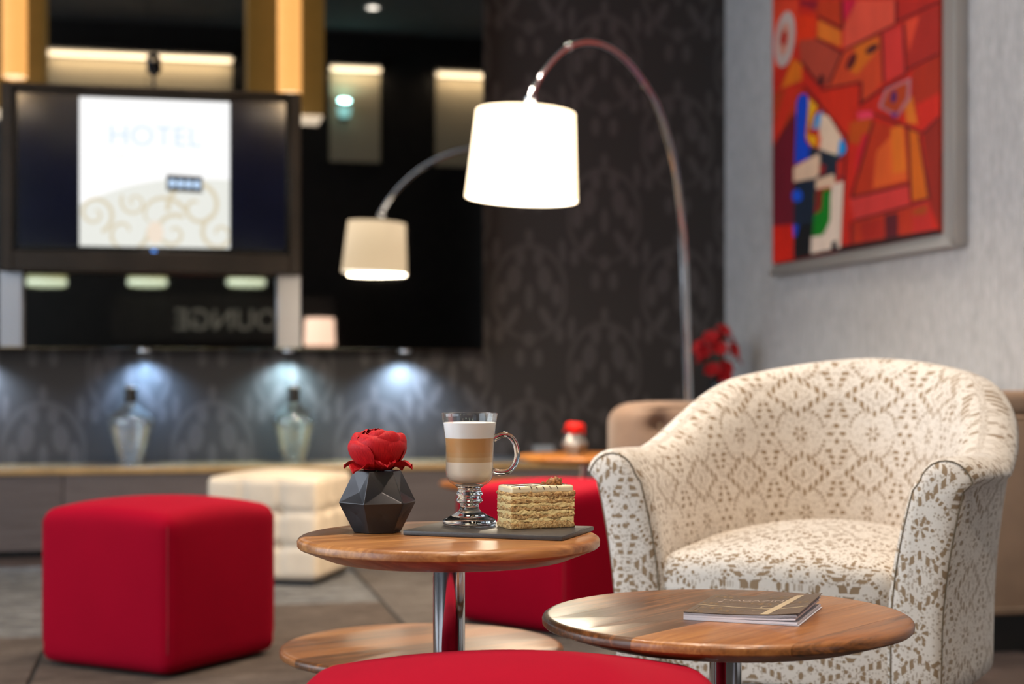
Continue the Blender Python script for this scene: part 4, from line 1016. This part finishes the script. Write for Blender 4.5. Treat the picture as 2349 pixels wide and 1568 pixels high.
for sx_, sy_ in ((-1, 1), (1, 1), (-1, -1), (1, -1)):
    x, y = sx_*(.25 if sy_ > 0 else .20), (.29 if sy_ > 0 else -.215); tp_ = .018; bt = .013; dx = sx_*.012; dy = .0 if sy_ > 0 else -.03
    vs = [(x+a*tp_, y+b*tp_, ZB+.012) for a, b in ((-1, -1), (1, -1), (1, 1), (-1, 1))]+[(x+dx+a*bt, y+dy+b*bt, .0) for a, b in ((-1, -1), (1, -1), (1, 1), (-1, 1))]
    fs = [(0, 1, 2, 3), (7, 6, 5, 4)]+[(k, k+4, (k+1) % 4+4, (k+1) % 4) for k in range(4)]
    link('leg', from_py('chair_leg', vs, fs, False), M['blackwood'], ch)

# ================================================================== SOFAS AT THE BACK
sc_ = P(1420, 930, 5.5)
so = thing('tufted_sofa', 'taupe velvet sofa with a buttoned back below the arc lamp', 'sofa', (sc_.x, sc_.y, RZ), (0, 0, -PSI+math.radians(6)))
bw = .92; zt = P(1500, 921, 5.5).z-RZ
BUT = [(.155+.25*k, zt-.085) for k in range(4)]+[(.28+.25*k, zt-.21) for k in range(3)]
def sdf(q, a, s):
    v = q+Vector((bw/2, .10, (zt+.25)/2))
    # rounded plan at the left end, button dimples on the front face
    k = max(0, (.16-v.x)/.16); v.y += .10*k**2.2
    v.z -= .02*k**2
    if a == 1 and s < 0:
        d = 0
        for bx, bz in BUT:
            r2 = (v.x-bx)**2+(v.z-bz)**2; d += .034*math.exp(-r2/.0011)+.016*math.exp(-r2/.006)
        v.y += d
    return v
back = link('backrest', soft_box('sofa_back', bw/2, .10, (zt-.25)/2, .06, 44, sdf), M['velvet'], so)
for bx, bz in BUT: link('button', bme, M['velvet'], back, (bx, .046, bz), (PI/2, 0, 0))
link('seat', soft_box('sofa_seat', bw/2-.03, .22, .08, .04, 12, lambda q, a, s: q+Vector((bw/2, -.17, .34))), M['velvet'], so)
link('seat_base', box_me('seat_base', .03, bw-.03, -.36, .1, .12, .26, .01, 1), M['velvet'], so)
for x in (.08, bw-.08):
    for y in (-.32, .06): link('leg', lathe_me('sofa_leg', [(0, 0), (.014, 0), (.024, .12), (0, .12)], 12), M['blackwood'], so, (x, y, 0))

sx_, sy_ = 1.957, 3.906
bs = thing('leather_sofa', 'beige leather sofa against the grey wall behind the patterned armchair', 'sofa', (sx_, sy_, 0))
for y0 in (0.0, .72):
    arm = link('arm', box_me('sofa_arm', 0, .64, y0, y0+.16, .10, .640, .012, 3), M['beige'], bs)
    link('arm_cap', soft_box('arm_cap', .325, .09, .034, .026, 6, lambda q, a, s: q+Vector((.32, y0+.08, .684))), M['beige'], arm)
    link('stitch_line', tube_me('stitch_line', [(.02, y0-.001, .122), (.62, y0-.001, .122)], .0016, 6), M['stitch'], arm)
link('backrest', box_me('leather_back', .46, .66, .165, .715, .10, .69, .02, 3), M['beige'], bs)
link('seat', box_me('leather_seat', .02, .455, .165, .715, .12, .42, .03, 3), M['beige'], bs)
link('plinth', box_me('sofa_plinth', .02, .62, .02, .86, .0, .10), M['blackwood'], bs)

# ================================================================== FLOWERS
def petal_me(name, w, h, cup, tipcurl=0.0, ruffle=0.0, nu=9, nv=9, seed=0, notch=0.0):
    """a petal growing up +Z from the origin, bulging to -Y, cupped round a vertical axis"""
    rows, uvs = [], []
    for j in range(nv+1):
        v = j/nv; row = []; uv = []
        ww = w*(math.sin(PI*min(1, .12+.80*v**.8))**.75)*(1 if v < .95 else .86)
        for i in range(nu+1):
            u = i/nu*2-1
            x = u*ww; z = h*(math.sin(v*PI*.5)**.9)*(1-.14*u*u*v-notch*v**6*math.exp(-(u/.25)**2))
            yb = -cup*math.sin(PI*v**.72*.80)*1.0-tipcurl*v**3
            y = yb+(x*x)/(w*1.3)*.8*(1-.3*v)
            y += ruffle*math.sin(u*5+seed)*v**2+ruffle*.6*math.sin(v*9+seed*2+u*2)*v
            row.append(Vector((x, y, z))); uv.append((i/nu, v))
        rows.append(row); uvs.append(uv)
    return grid_me(name, rows, uvs)
def peony(parent, zc, R, H, mat, full=True, lean=0):
    hub = link('flower_head', lathe_me('flower_core', [(0, 0), (R*.35, .004), (R*.55, H*.35), (R*.5, H*.6), (0, H*.72)], 20), mat, parent, (0, 0, zc), (0, lean, 0))
    rings = [(6, R*.40, R*.66, H*.84, R*.58, -.004, 0.05), (6, R*.38, R*.60, H*.97, R*.50, -.004, .55), (6, R*.34, R*.50, H*1.0, R*.36, -.004, .2), (7, R*.28, R*.36, H*.97, R*.24, -.003, .7), (6, R*.18, R*.28, H*.95, R*.16, 0, .3), (4, R*.08, R*.2, H*.92, R*.08, 0, .1)]
    for ri, (n, r, w, h, cup, tc, ph) in enumerate(rings):
        meshes = [petal_me('petal', w*(.95+.1*k), h*(1-.06*k), cup, tc, .0016, seed=ri*3+k, notch=.05) for k in range(3 if full else 1)]
        for k in range(n):
            a = 2*PI*(k+ph)/n+random.uniform(-.08, .08)
            o = link('petal', meshes[k % len(meshes)], mat, hub, (r*math.sin(a), -r*math.cos(a), .0), (random.uniform(-.05, .05), 0, a))
    me = petal_me('fallen_petal', R*.34, R*.70, -.002, .0, .003, seed=5)
    for k in range(6):
        a = 2*PI*(k+.35)/6
        o = link('lower_petal', me, mat, hub, (R*.42*math.sin(a), -R*.42*math.cos(a), .003), (0, 0, 0))
        o.rotation_euler = (math.radians(82+(k % 3)*9), 0, a)
def hex_vase(name, lab, x, y, z, Rm, Rt, hb, htop, rot, mat, inset):
    t = thing(name, lab, 'vase', (x, y, z), (0, 0, rot), 'faceted vases')
    bm = bmesh.new()
    def ring(r, zz): return [bm.verts.new((r*math.sin(PI/3*k), -r*math.cos(PI/3*k), zz)) for k in range(6)]
    b0, b1, b2 = ring(Rt, 0), ring(Rm, hb), ring(Rt, htop); b3, b4 = ring(Rt*.86, htop), ring(Rt*.8, htop-.02)
    bm.faces.new(list(reversed(b0))); bm.faces.new(b4)
    for k in range(6):
        j = (k+1) % 6
        for lo, hi, ins, fr in ((b1, b2, inset, .42), (b0, b1, inset*.35, .58)):
            q = [lo[k].co, lo[j].co, hi[j].co, hi[k].co]
            m0 = (q[0]+q[1])/2; m1 = (q[2]+q[3])/2; c = m0.lerp(m1, fr); nn = (q[1]-q[0]).cross(q[3]-q[0]).normalized()
            cv = bm.verts.new(c-nn*ins)
            for a, b in ((lo[k], lo[j]), (lo[j], hi[j]), (hi[j], hi[k]), (hi[k], lo[k])): bm.faces.new((a, b, cv))
        bm.faces.new((b2[k], b2[j], b3[j], b3[k])); bm.faces.new((b3[k], b3[j], b4[j], b4[k]))
    bmesh.ops.recalc_face_normals(bm, faces=bm.faces)
    bmesh.ops.bevel(bm, geom=[e for e in bm.edges if e.calc_face_angle(0) > .05], offset=.0011, segments=2, affect='EDGES', profile=.5)
    link('body', bm_to(bm, 'vase_body', True, 20), mat, t)
    return t
cdir = math.atan2(-CAMF.x, CAMF.y)                 # rotation that turns local -Y towards the camera
vp = P(866, 1218, 2.123)
vt = hex_vase('faceted_vase', 'small charcoal faceted vase with a red peony on the high walnut table', vp.x, vp.y, T1Z+.0004, .0535, .0325, .0405, .083, cdir+math.radians(-15), M['mattegrey'], .0075)
fh = tag(bpy.data.objects.new('silk_peony', None), 'large red silk peony in the charcoal faceted vase', 'flower', 'red peonies'); C.objects.link(fh)
fh.location = (vp.x+.0005, vp.y, T1Z+.083); fh.rotation_euler = (0, 0, cdir)
link('stem', tube_me('peony_stem', [(0, 0, -.06), (0, 0, .004)], .003, 8), M['stem'], fh)
peony(fh, .0015, .0430, .057, M['petal'])
v2 = hex_vase('faceted_vase', 'small pale grey faceted vase with a red flower on the far honey table', FT[0], FT[1], FT[2]+.0004, .053, .032, .040, .080, cdir+.3, M['palegrey'], .0075)
f2 = tag(bpy.data.objects.new('silk_peony', None), 'bright red flower in the pale grey vase on the far table', 'flower', 'red peonies'); C.objects.link(f2)
f2.location = (FT[0], FT[1], FT[2]+.08); f2.rotation_euler = (0, .12, cdir+.5)
link('stem', tube_me('peony_stem', [(0, 0, -.06), (0, 0, .004)], .003, 8), M['stem'], f2)
peony(f2, .0015, .041, .045, M['petal2'], False)

# poinsettia bunch in a smoked vase on a pedestal in the corner
pc = PXp(1646, 918, 2.42)
pz = .60
pd = thing('pedestal', 'slim dark pedestal in the corner under the bunch of red flowers', 'pedestal', (pc.x, pc.y, 0))
link('column', box_me('pedestal_column', -.05, .05, -.05, .05, .02, pz-.02, .004, 1), M['blackwood'], pd)
link('foot', box_me('pedestal_foot', -.11, .11, -.11, .11, 0, .02, .003, 1), M['blackwood'], pd)
link('top', box_me('pedestal_top', -.12, .12, -.12, .12, pz-.02, pz, .003, 1), M['blackwood'], pd)
gv = thing('smoked_vase', 'tall smoked glass vase in the corner beside the arc lamp pole', 'vase', (pc.x, pc.y, pz+.0005))
link('body', lathe_me('smoked_body', [(0, 0), (.042, 0), (.046, .01), (.038, .09), (.035, .16), (.044, .19), (.041, .19), (.032, .16), (.034, .09), (.04, .016), (0, .014)], 32, 60), M['darkglass'], gv)
bq = thing('flower_bunch', 'bunch of deep red star shaped flowers in the smoked glass vase', 'flowers', (pc.x, pc.y, pz+.02))
dpr = petal_mat('deep_red_petal', (0.26, 0.002, 0.006), (0.42, 0.006, 0.010))
pm = petal_me('bract', .016, .042, .006, .008, .002)
spots = [(-.085, .0, .27), (.02, -.02, .34), (.075, .01, .29), (-.04, -.03, .31), (.09, .0, .22), (-.06, .02, .22), (-.01, -.05, .26), (-.035, -.03, .165), (.025, -.04, .175), (.03, .04, .31), (.055, -.05, .25), (.015, -.05, .135), (-.075, -.03, .245)]
for (x, y, z) in spots:
    d = Vector((x, y-.03, .05)).normalized()
    st = link('stem', tube_me('stem', catmull([(0, 0, 0), (x*.15, y*.15, .13), (x, y, z)], 5), .0022, 6), M['stem'], bq)
    q = d.to_track_quat('Z', 'Y')
    for k in range(6):
        o = link('petal', pm, dpr, st); o.rotation_mode = 'QUATERNION'; o.location = (x, y, z)
        from mathutils import Quaternion, Euler
        o.rotation_quaternion = q @ Euler((math.radians(62+8*(k % 2)), 0, 2*PI*k/6)).to_quaternion()

# ================================================================== THINGS ON THE CAKE TABLE
_a, _b, _c = (PZ(922, 1221, T1Z+.006).xy, PZ(1290, 1230, T1Z+.006).xy, PZ(1385, 1208, T1Z+.006).xy)
e1 = (_b-_a).normalized(); e2 = (_c-_b).normalized(); e2r = Vector((e2.y, -e2.x))
B = _b; ux = (e1+e2r).normalized(); uy = Vector((-ux.y, ux.x))
ang = math.atan2(ux.y, ux.x)
A_ = B-ux*.222
SZ = T1Z+.0003; ST = .0062
sb = link('slate_board', box_me('slate_board', 0, .222, 0, .142, 0, ST, .0011, 2), M['slate'], None, (A_.x, A_.y, SZ), (0, 0, ang))
tag(sb, 'thin dark slate serving board under the latte and cake, overhanging the table edge', 'board')
GZ = SZ+ST+.0003
mugp = P(1077, 1200, 2.15)
mug = thing('irish_coffee_glass', 'footed glass mug with a handle, standing on the slate board', 'glass', (mugp.x, mugp.y, GZ), (0, 0, -PSI))
out = [(0, .0), (.0335, .0), (.0362, .0018), (.0370, .0045), (.0362, .0078), (.030, .0112), (.022, .0148), (.0160, .0188), (.0132, .0228), (.0126, .0262), (.0130, .0296), (.0165, .0312), (.0184, .0338), (.0170, .0366), (.0152, .0384), (.0168, .0404), (.0184, .0430), (.0172, .0456), (.0156, .0476), (.0160, .0510), (.0200, .0543), (.0262, .0582), (.0303, .0626), (.0322, .0680), (.0328, .0760), (.0328, .0880), (.0333, .1080), (.0347, .1240), (.0366, .1380), (.0388, .1525), (.0386, .1538), (.0377, .1541)]
def outr(z):
    for i in range(20, len(out)-2):
        if out[i][1] <= z <= out[i+1][1]:
            k = (z-out[i][1])/(out[i+1][1]-out[i][1]); return out[i][0]+k*(out[i+1][0]-out[i][0])
    return out[-3][0]
WT = .0021
inn = [(outr(z)-WT, z) for z in (.152, .145, .138, .130, .124, .116, .108, .098, .088, .080, .074, .069, .0655)]+[(.0265, .0618), (.0200, .0585), (.0100, .0570), (0, .0566)]
link('bowl', lathe_me('mug_bowl', out[20:]+inn[:-3], 72, 80), M['thin'], mug)
link('foot', lathe_me('mug_foot', out[:21]+[(.0190, .0556), (.0100, .0564), (0, .0566)], 72, 80), M['glass'], mug)
hp = catmull([(.0325, 0, .1165), (.0375, 0, .1205), (.0480, 0, .1238), (.0570, 0, .1205), (.0632, 0, .1110), (.0655, 0, .0980), (.0640, 0, .0880), (.0600, 0, .0800), (.0530, 0, .0738), (.0430, 0, .0722), (.0320, 0, .0738)], 6)
link('handle', tube_me('mug_handle', hp, [.0050 if i in (0, len(hp)-1) else .0040 for i in range(len(hp))], 16), M['glass'], mug)
lt = thing('latte', 'layered latte with thick white foam filling the glass mug', 'drink', (mugp.x, mugp.y, GZ))
def liq(name, z0, z1, mat, bottom=False, top=False):
    n = 8; pr = []
    zs = [z0+(z1-z0)*k/n for k in range(n+1)]
    if bottom: pr = [(0, .0572), (.0102, .0574), (.0206, .0589), (.0270, .0622)]; zs = [z for z in zs if z > .065]
    else: pr = [(0, z0)]
    pr += [(outr(z)-WT*.55, z) for z in zs]
    if top: pr += [(outr(z1)-WT*1.4, z1+.0006), (outr(z1)*.6, z1-.0006), (0, z1-.0004)]
    else: pr += [(0, z1)]
    link(name, lathe_me(name, pr, 64, 60), M[mat], lt)
liq('milk_layer', .0566, .0869, 'milk', True); liq('milky_coffee_layer', .0869, .0939, 'coffee2'); liq('blended_coffee_layer', .0939, .1001, 'coffee0'); liq('coffee_layer', .1001, .1197, 'coffee'); liq('foam', .1197, .1405, 'foam', False, True)

# cake
_f, _g = PZ(1173, 1214, GZ), PZ(1320, 1208, GZ); ck = _f.xy; cdir2 = math.atan2(_g.y-_f.y, _g.x-_f.x)
cake = thing('layer_cake', 'rectangular slice of walnut cream layer cake with pale icing on the slate board', 'cake', (ck.x, ck.y, GZ), (0, 0, cdir2))
CW, CD = .0925, .050
def layer(name, z0, z1, mat, amp, grow, seed, parent=cake, rough=True, over=.0009):
    nx, ny, nz = 46, 24, 4
    bm = bmesh.new(); vs = {}
    def V(i, j, k):
        key = (i, j, k)
        if key not in vs:
            x = i/nx*CW; y = j/ny*CD; z = z0+(z1-z0)*k/nz
            wob = noise.noise(Vector((x*70, y*70, z0*900+seed)))*.0013
            if k in (0,) and z0 > .001: z += noise.noise(Vector((x*90, y*90, z0*1000)))*.0042
            if k == nz: z += noise.noise(Vector((x*90, y*90, z1*1000)))*.0042
            ex = (1 if i == nx else -1 if i == 0 else 0); ey = (1 if j == ny else -1 if j == 0 else 0)
            nse = noise.noise(Vector((x*260, y*260, z*260+seed)))*amp+noise.noise(Vector((x*700, y*700, z*700+seed)))*amp*.7
            bul = grow*(1-(2*k/nz-1)**2)
            x += ex*(nse+bul+wob); y += ey*(nse+bul+wob)
            vs[key] = bm.verts.new((x, y, max(0, z)))
        return vs[key]
    for i in range(nx):
        for j in range(ny):
            for k in (0, nz):
                q = (V(i, j, k), V(i+1, j, k), V(i+1, j+1, k), V(i, j+1, k)); bm.faces.new(q if k else q[::-1])
    for k in range(nz):
        for i in range(nx):
            bm.faces.new((V(i, 0, k), V(i+1, 0, k), V(i+1, 0, k+1), V(i, 0, k+1))); bm.faces.new((V(i, ny, k), V(i, ny, k+1), V(i+1, ny, k+1), V(i+1, ny, k)))
        for j in range(ny):
            bm.faces.new((V(0, j, k), V(0, j, k+1), V(0, j+1, k+1), V(0, j+1, k))); bm.faces.new((V(nx, j, k), V(nx, j+1, k), V(nx, j+1, k+1), V(nx, j, k+1)))
    return link(name, bm_to(bm, name, rough is False), M[mat], parent)
zz = 0; seq = [('sponge_layer', .0085, 'sponge'), ('cream_layer', .0048, 'filling'), ('sponge_layer', .0058, 'sponge'), ('cream_layer', .0050, 'filling'), ('sponge_layer', .0056, 'sponge'), ('cream_layer', .0044, 'filling'), ('sponge_layer', .0054, 'sponge'), ('cream_layer', .0040, 'filling'), ('sponge_layer', .0046, 'sponge')]
for k, (nm, th, mt) in enumerate(seq):
    layer(nm, zz, zz+th, mt, .0018 if mt == 'sponge' else .0008, .0004 if mt == 'sponge' else .0002, k*7.3, rough=mt != 'sponge'); zz += th
ic = soft_box('icing', CW/2-.0004, CD/2-.0004, .0050, .0034, 20, lambda q, a, s: Vector((q.x+CW/2, q.y+CD/2, q.z+zz+.0038+noise.noise(Vector((q.x*80, q.y*80, 3)))*.0005)))
icing = link('icing', ic, M['icing'], cake)
zi = zz+.0088
for k in range(4):
    y0 = .006+k*.012
    pts_ = [(x/100*CW*.96+.002, y0+.0035*math.sin(x/100*2*PI*2.4+k*.3)+.002*math.sin(x*.11), zi+.0002) for x in range(0, 101, 3)]
    link('chocolate_line', tube_me('chocolate_line', pts_, .00035, 6), M['choc'], icing)
for k, x in enumerate((.011, .028, .036, .046, .056, .066)):
    link('chocolate_line', tube_me('chocolate_line', [(x, .001, zi-.0006), (x+.0015, -.0004, zi-.0026), (x+.002, -.0005, zi-.0042-(k % 2)*.001)], [.0005, .00045, .0003], 6), M['choc'], icing)
def kernel(name, lab, loc, s, seed, rot):
    bm = bmesh.new(); bmesh.ops.create_icosphere(bm, subdivisions=4, radius=1)
    for v in bm.verts:
        p = v.co.copy()
        fold = math.sin(7*p.x+3*noise.noise(p*1.8+Vector((seed, 0, 0))))*math.sin(6*p.y+2.5*noise.noise(p*2.1+Vector((0, seed, 0))))
        r = 1+.20*abs(fold)+.16*noise.noise(p*3+Vector((seed, seed, 0)))-.34*math.exp(-(p.x/.13)**2)
        v.co = Vector((p.x*r*s*1.15, p.y*r*s*.85, max(-.45, p.z*.72)*r*s))
    o = link(name, bm_to(bm, name, True), M['kernel'], None, loc, rot); return tag(o, lab, 'walnut', 'walnut pieces on the cake')
wp = Matrix.Rotation(cdir2, 3, 'Z') @ Vector((.0715, .020, 0))
kernel('walnut_half', 'wrinkled walnut half on top of the layer cake icing', (ck.x+wp.x, ck.y+wp.y, GZ+zi+.0030), .0092, 2.0, (0.1, -.15, .3))
wp = Matrix.Rotation(cdir2, 3, 'Z') @ Vector((.0585, .028, 0))
kernel('walnut_crumb', 'small pale walnut crumb left of the walnut half on the cake', (ck.x+wp.x, ck.y+wp.y, GZ+zi+.0012), .0035, 5.0, (0, 0, 1))

# ================================================================== MAGAZINE
q0, q1, q3 = PZ(1568, 1414, T2Z+.004), PZ(1668, 1361, T2Z+.012), PZ(1833, 1429, T2Z+.004)
ox = Vector((q3.x-q0.x, q3.y-q0.y, 0)); LW = ox.length; ox.normalize(); oy = Vector((-ox.y, ox.x, 0)); LH = .172
mg = thing('magazine', 'brown printed magazine with a ribbon design lying on the walnut table', 'magazine', (q0.x, q0.y, T2Z+.0004), (0, 0, math.atan2(ox.y, ox.x)))
def curl(x, y, layer_):
    t_ = max(0.0, x)/LW; return layer_+ (.0075*t_**3.2 if layer_ > .005 else .002*t_**3)*(.8+.4*y/LH)
def sheet(name, z, th, mat, x1=LW, parent=mg, lift=1.0):
    nx = 16; rows_t = []; vs = []; fs = []
    for i in range(nx+1):
        for y in (0, LH):
            x = x1*i/nx; zz_ = z+lift*(curl(x, y, .01)-.01) if lift else z
            vs += [(x, y, zz_), (x, y, zz_+th)]
    for i in range(nx):
        a = i*4; b = a+4
        fs += [(a, a+2, b+2, b), (a+1, b+1, b+3, a+3), (a, b, b+1, a+1), (a+2, a+3, b+3, b+2)]
    fs += [(0, 1, 3, 2), (nx*4, nx*4+2, nx*4+3, nx*4+1)]
    return link(name, from_py(name, vs, fs, False), M[mat], parent)
sheet('back_cover', 0, .0008, 'page', LW, mg, .0)
sheet('page_block', .0009, .0030, 'page', LW*.985, mg, .10)
sheet('page_block', .0041, .0022, 'page', LW*.97, mg, .55)
for k in range(3): sheet('loose_page', .0066+k*.0009, .0004, 'page', LW*(.985-.006*k), mg, .80+.07*k)
cv = sheet('front_cover', .0096, .0006, 'cover', LW, mg, 1.05)
def cz(x, y): return .0096+.0006+1.05*(curl(x, y, .01)-.01)+.00025
def strip(name, a, b, w, mat, n=14):
    rows_ = []
    a, b = Vector(a), Vector(b); d = (b-a).normalized(); nn = Vector((-d.y, d.x))*w/2
    for i in range(n+1):
        p = a.lerp(b, i/n); rows_.append([Vector((p.x+s*nn.x, p.y+s*nn.y, cz(p.x+s*nn.x, p.y+s*nn.y))) for s in (-1, 1)])
    return link(name, grid_me(name, rows_, None, False, False), M[mat], cv)
strip('ribbon_print', (0, .071), (LW*.72, .050), .0035, 'ribbon'); strip('ribbon_print', (LW*.70, .0), (LW*.80, LH), .011, 'ribbon')
strip('ribbon_print', (LW*.72, .046), (LW, .058), .004, 'ribbon'); strip('ribbon_print', (LW*.55, .036), (LW*.72, .047), .003, 'ribbon')
loop_ = [Vector((LW*.66+.011*math.cos(a*2*PI/16), .064+.010*math.sin(a*2*PI/16))) for a in range(17)]
rws = [[Vector((p.x*1+s*.0009*math.cos(i*2*PI/16), p.y+s*.0009*math.sin(i*2*PI/16), cz(p.x, p.y)+.0001)) for s in (-1, 1)] for i, p in enumerate(loop_)]
link('ribbon_loop', grid_me('ribbon_loop', rws, None, False, False), M['ribbon'], cv)
strip('spine_crease', (.008, 0), (.008, LH), .0006, 'printgold', 2)
def flourish(cx_, cy_, s_):
    for k in range(5):
        a = k*2*PI/5; c = Vector((cx_+s_*1.2*math.cos(a), cy_+s_*.7*math.sin(a)))
        pts_ = [Vector((c.x+s_*(1-.6*j/10)*math.cos(a+j*.55), c.y+s_*(1-.6*j/10)*math.sin(a+j*.55))) for j in range(11)]
        rws = [[Vector((min(LW, max(.001, p.x+q)), min(LH, max(.001, p.y)), 0)) for q in (-.0012, .0012)] for p in pts_]
        rws = [[Vector((v.x, v.y, cz(v.x, v.y))) for v in r] for r in rws]
        link('ornament_print', grid_me('ornament_print', rws, None, False, False), M['printgold'], cv)
for f_ in ((.03, .045, .009), (.055, .022, .008), (.085, .095, .009), (.10, .155, .010), (.135, .10, .008), (.022, .15, .008), (.018, .085, .007), (.015, .012, .006)): flourish(*f_)
ttl = text_me('title_print', 'MAGAZINE', .019, 0, 'LEFT', -.0002)
for v in ttl.vertices: v.co.x *= 1.0; v.co.z = cz(v.co.x+.022, v.co.y+.122)
link('title_print', ttl, M['printpale'], cv, (.022, .122, 0))
for k in range(9): strip('byline_print', (.030+k*.0062, .104), (.0345+k*.0062, .104), .0022, 'printgold', 2)
link('emblem_print', grid_me('emblem_print', [[Vector((.024+r*math.cos(a*PI/6), .104+r*math.sin(a*PI/6), cz(.024, .104))) for r in (0, .0035)] for a in range(13)], None, False, False), M['printpale'], cv)
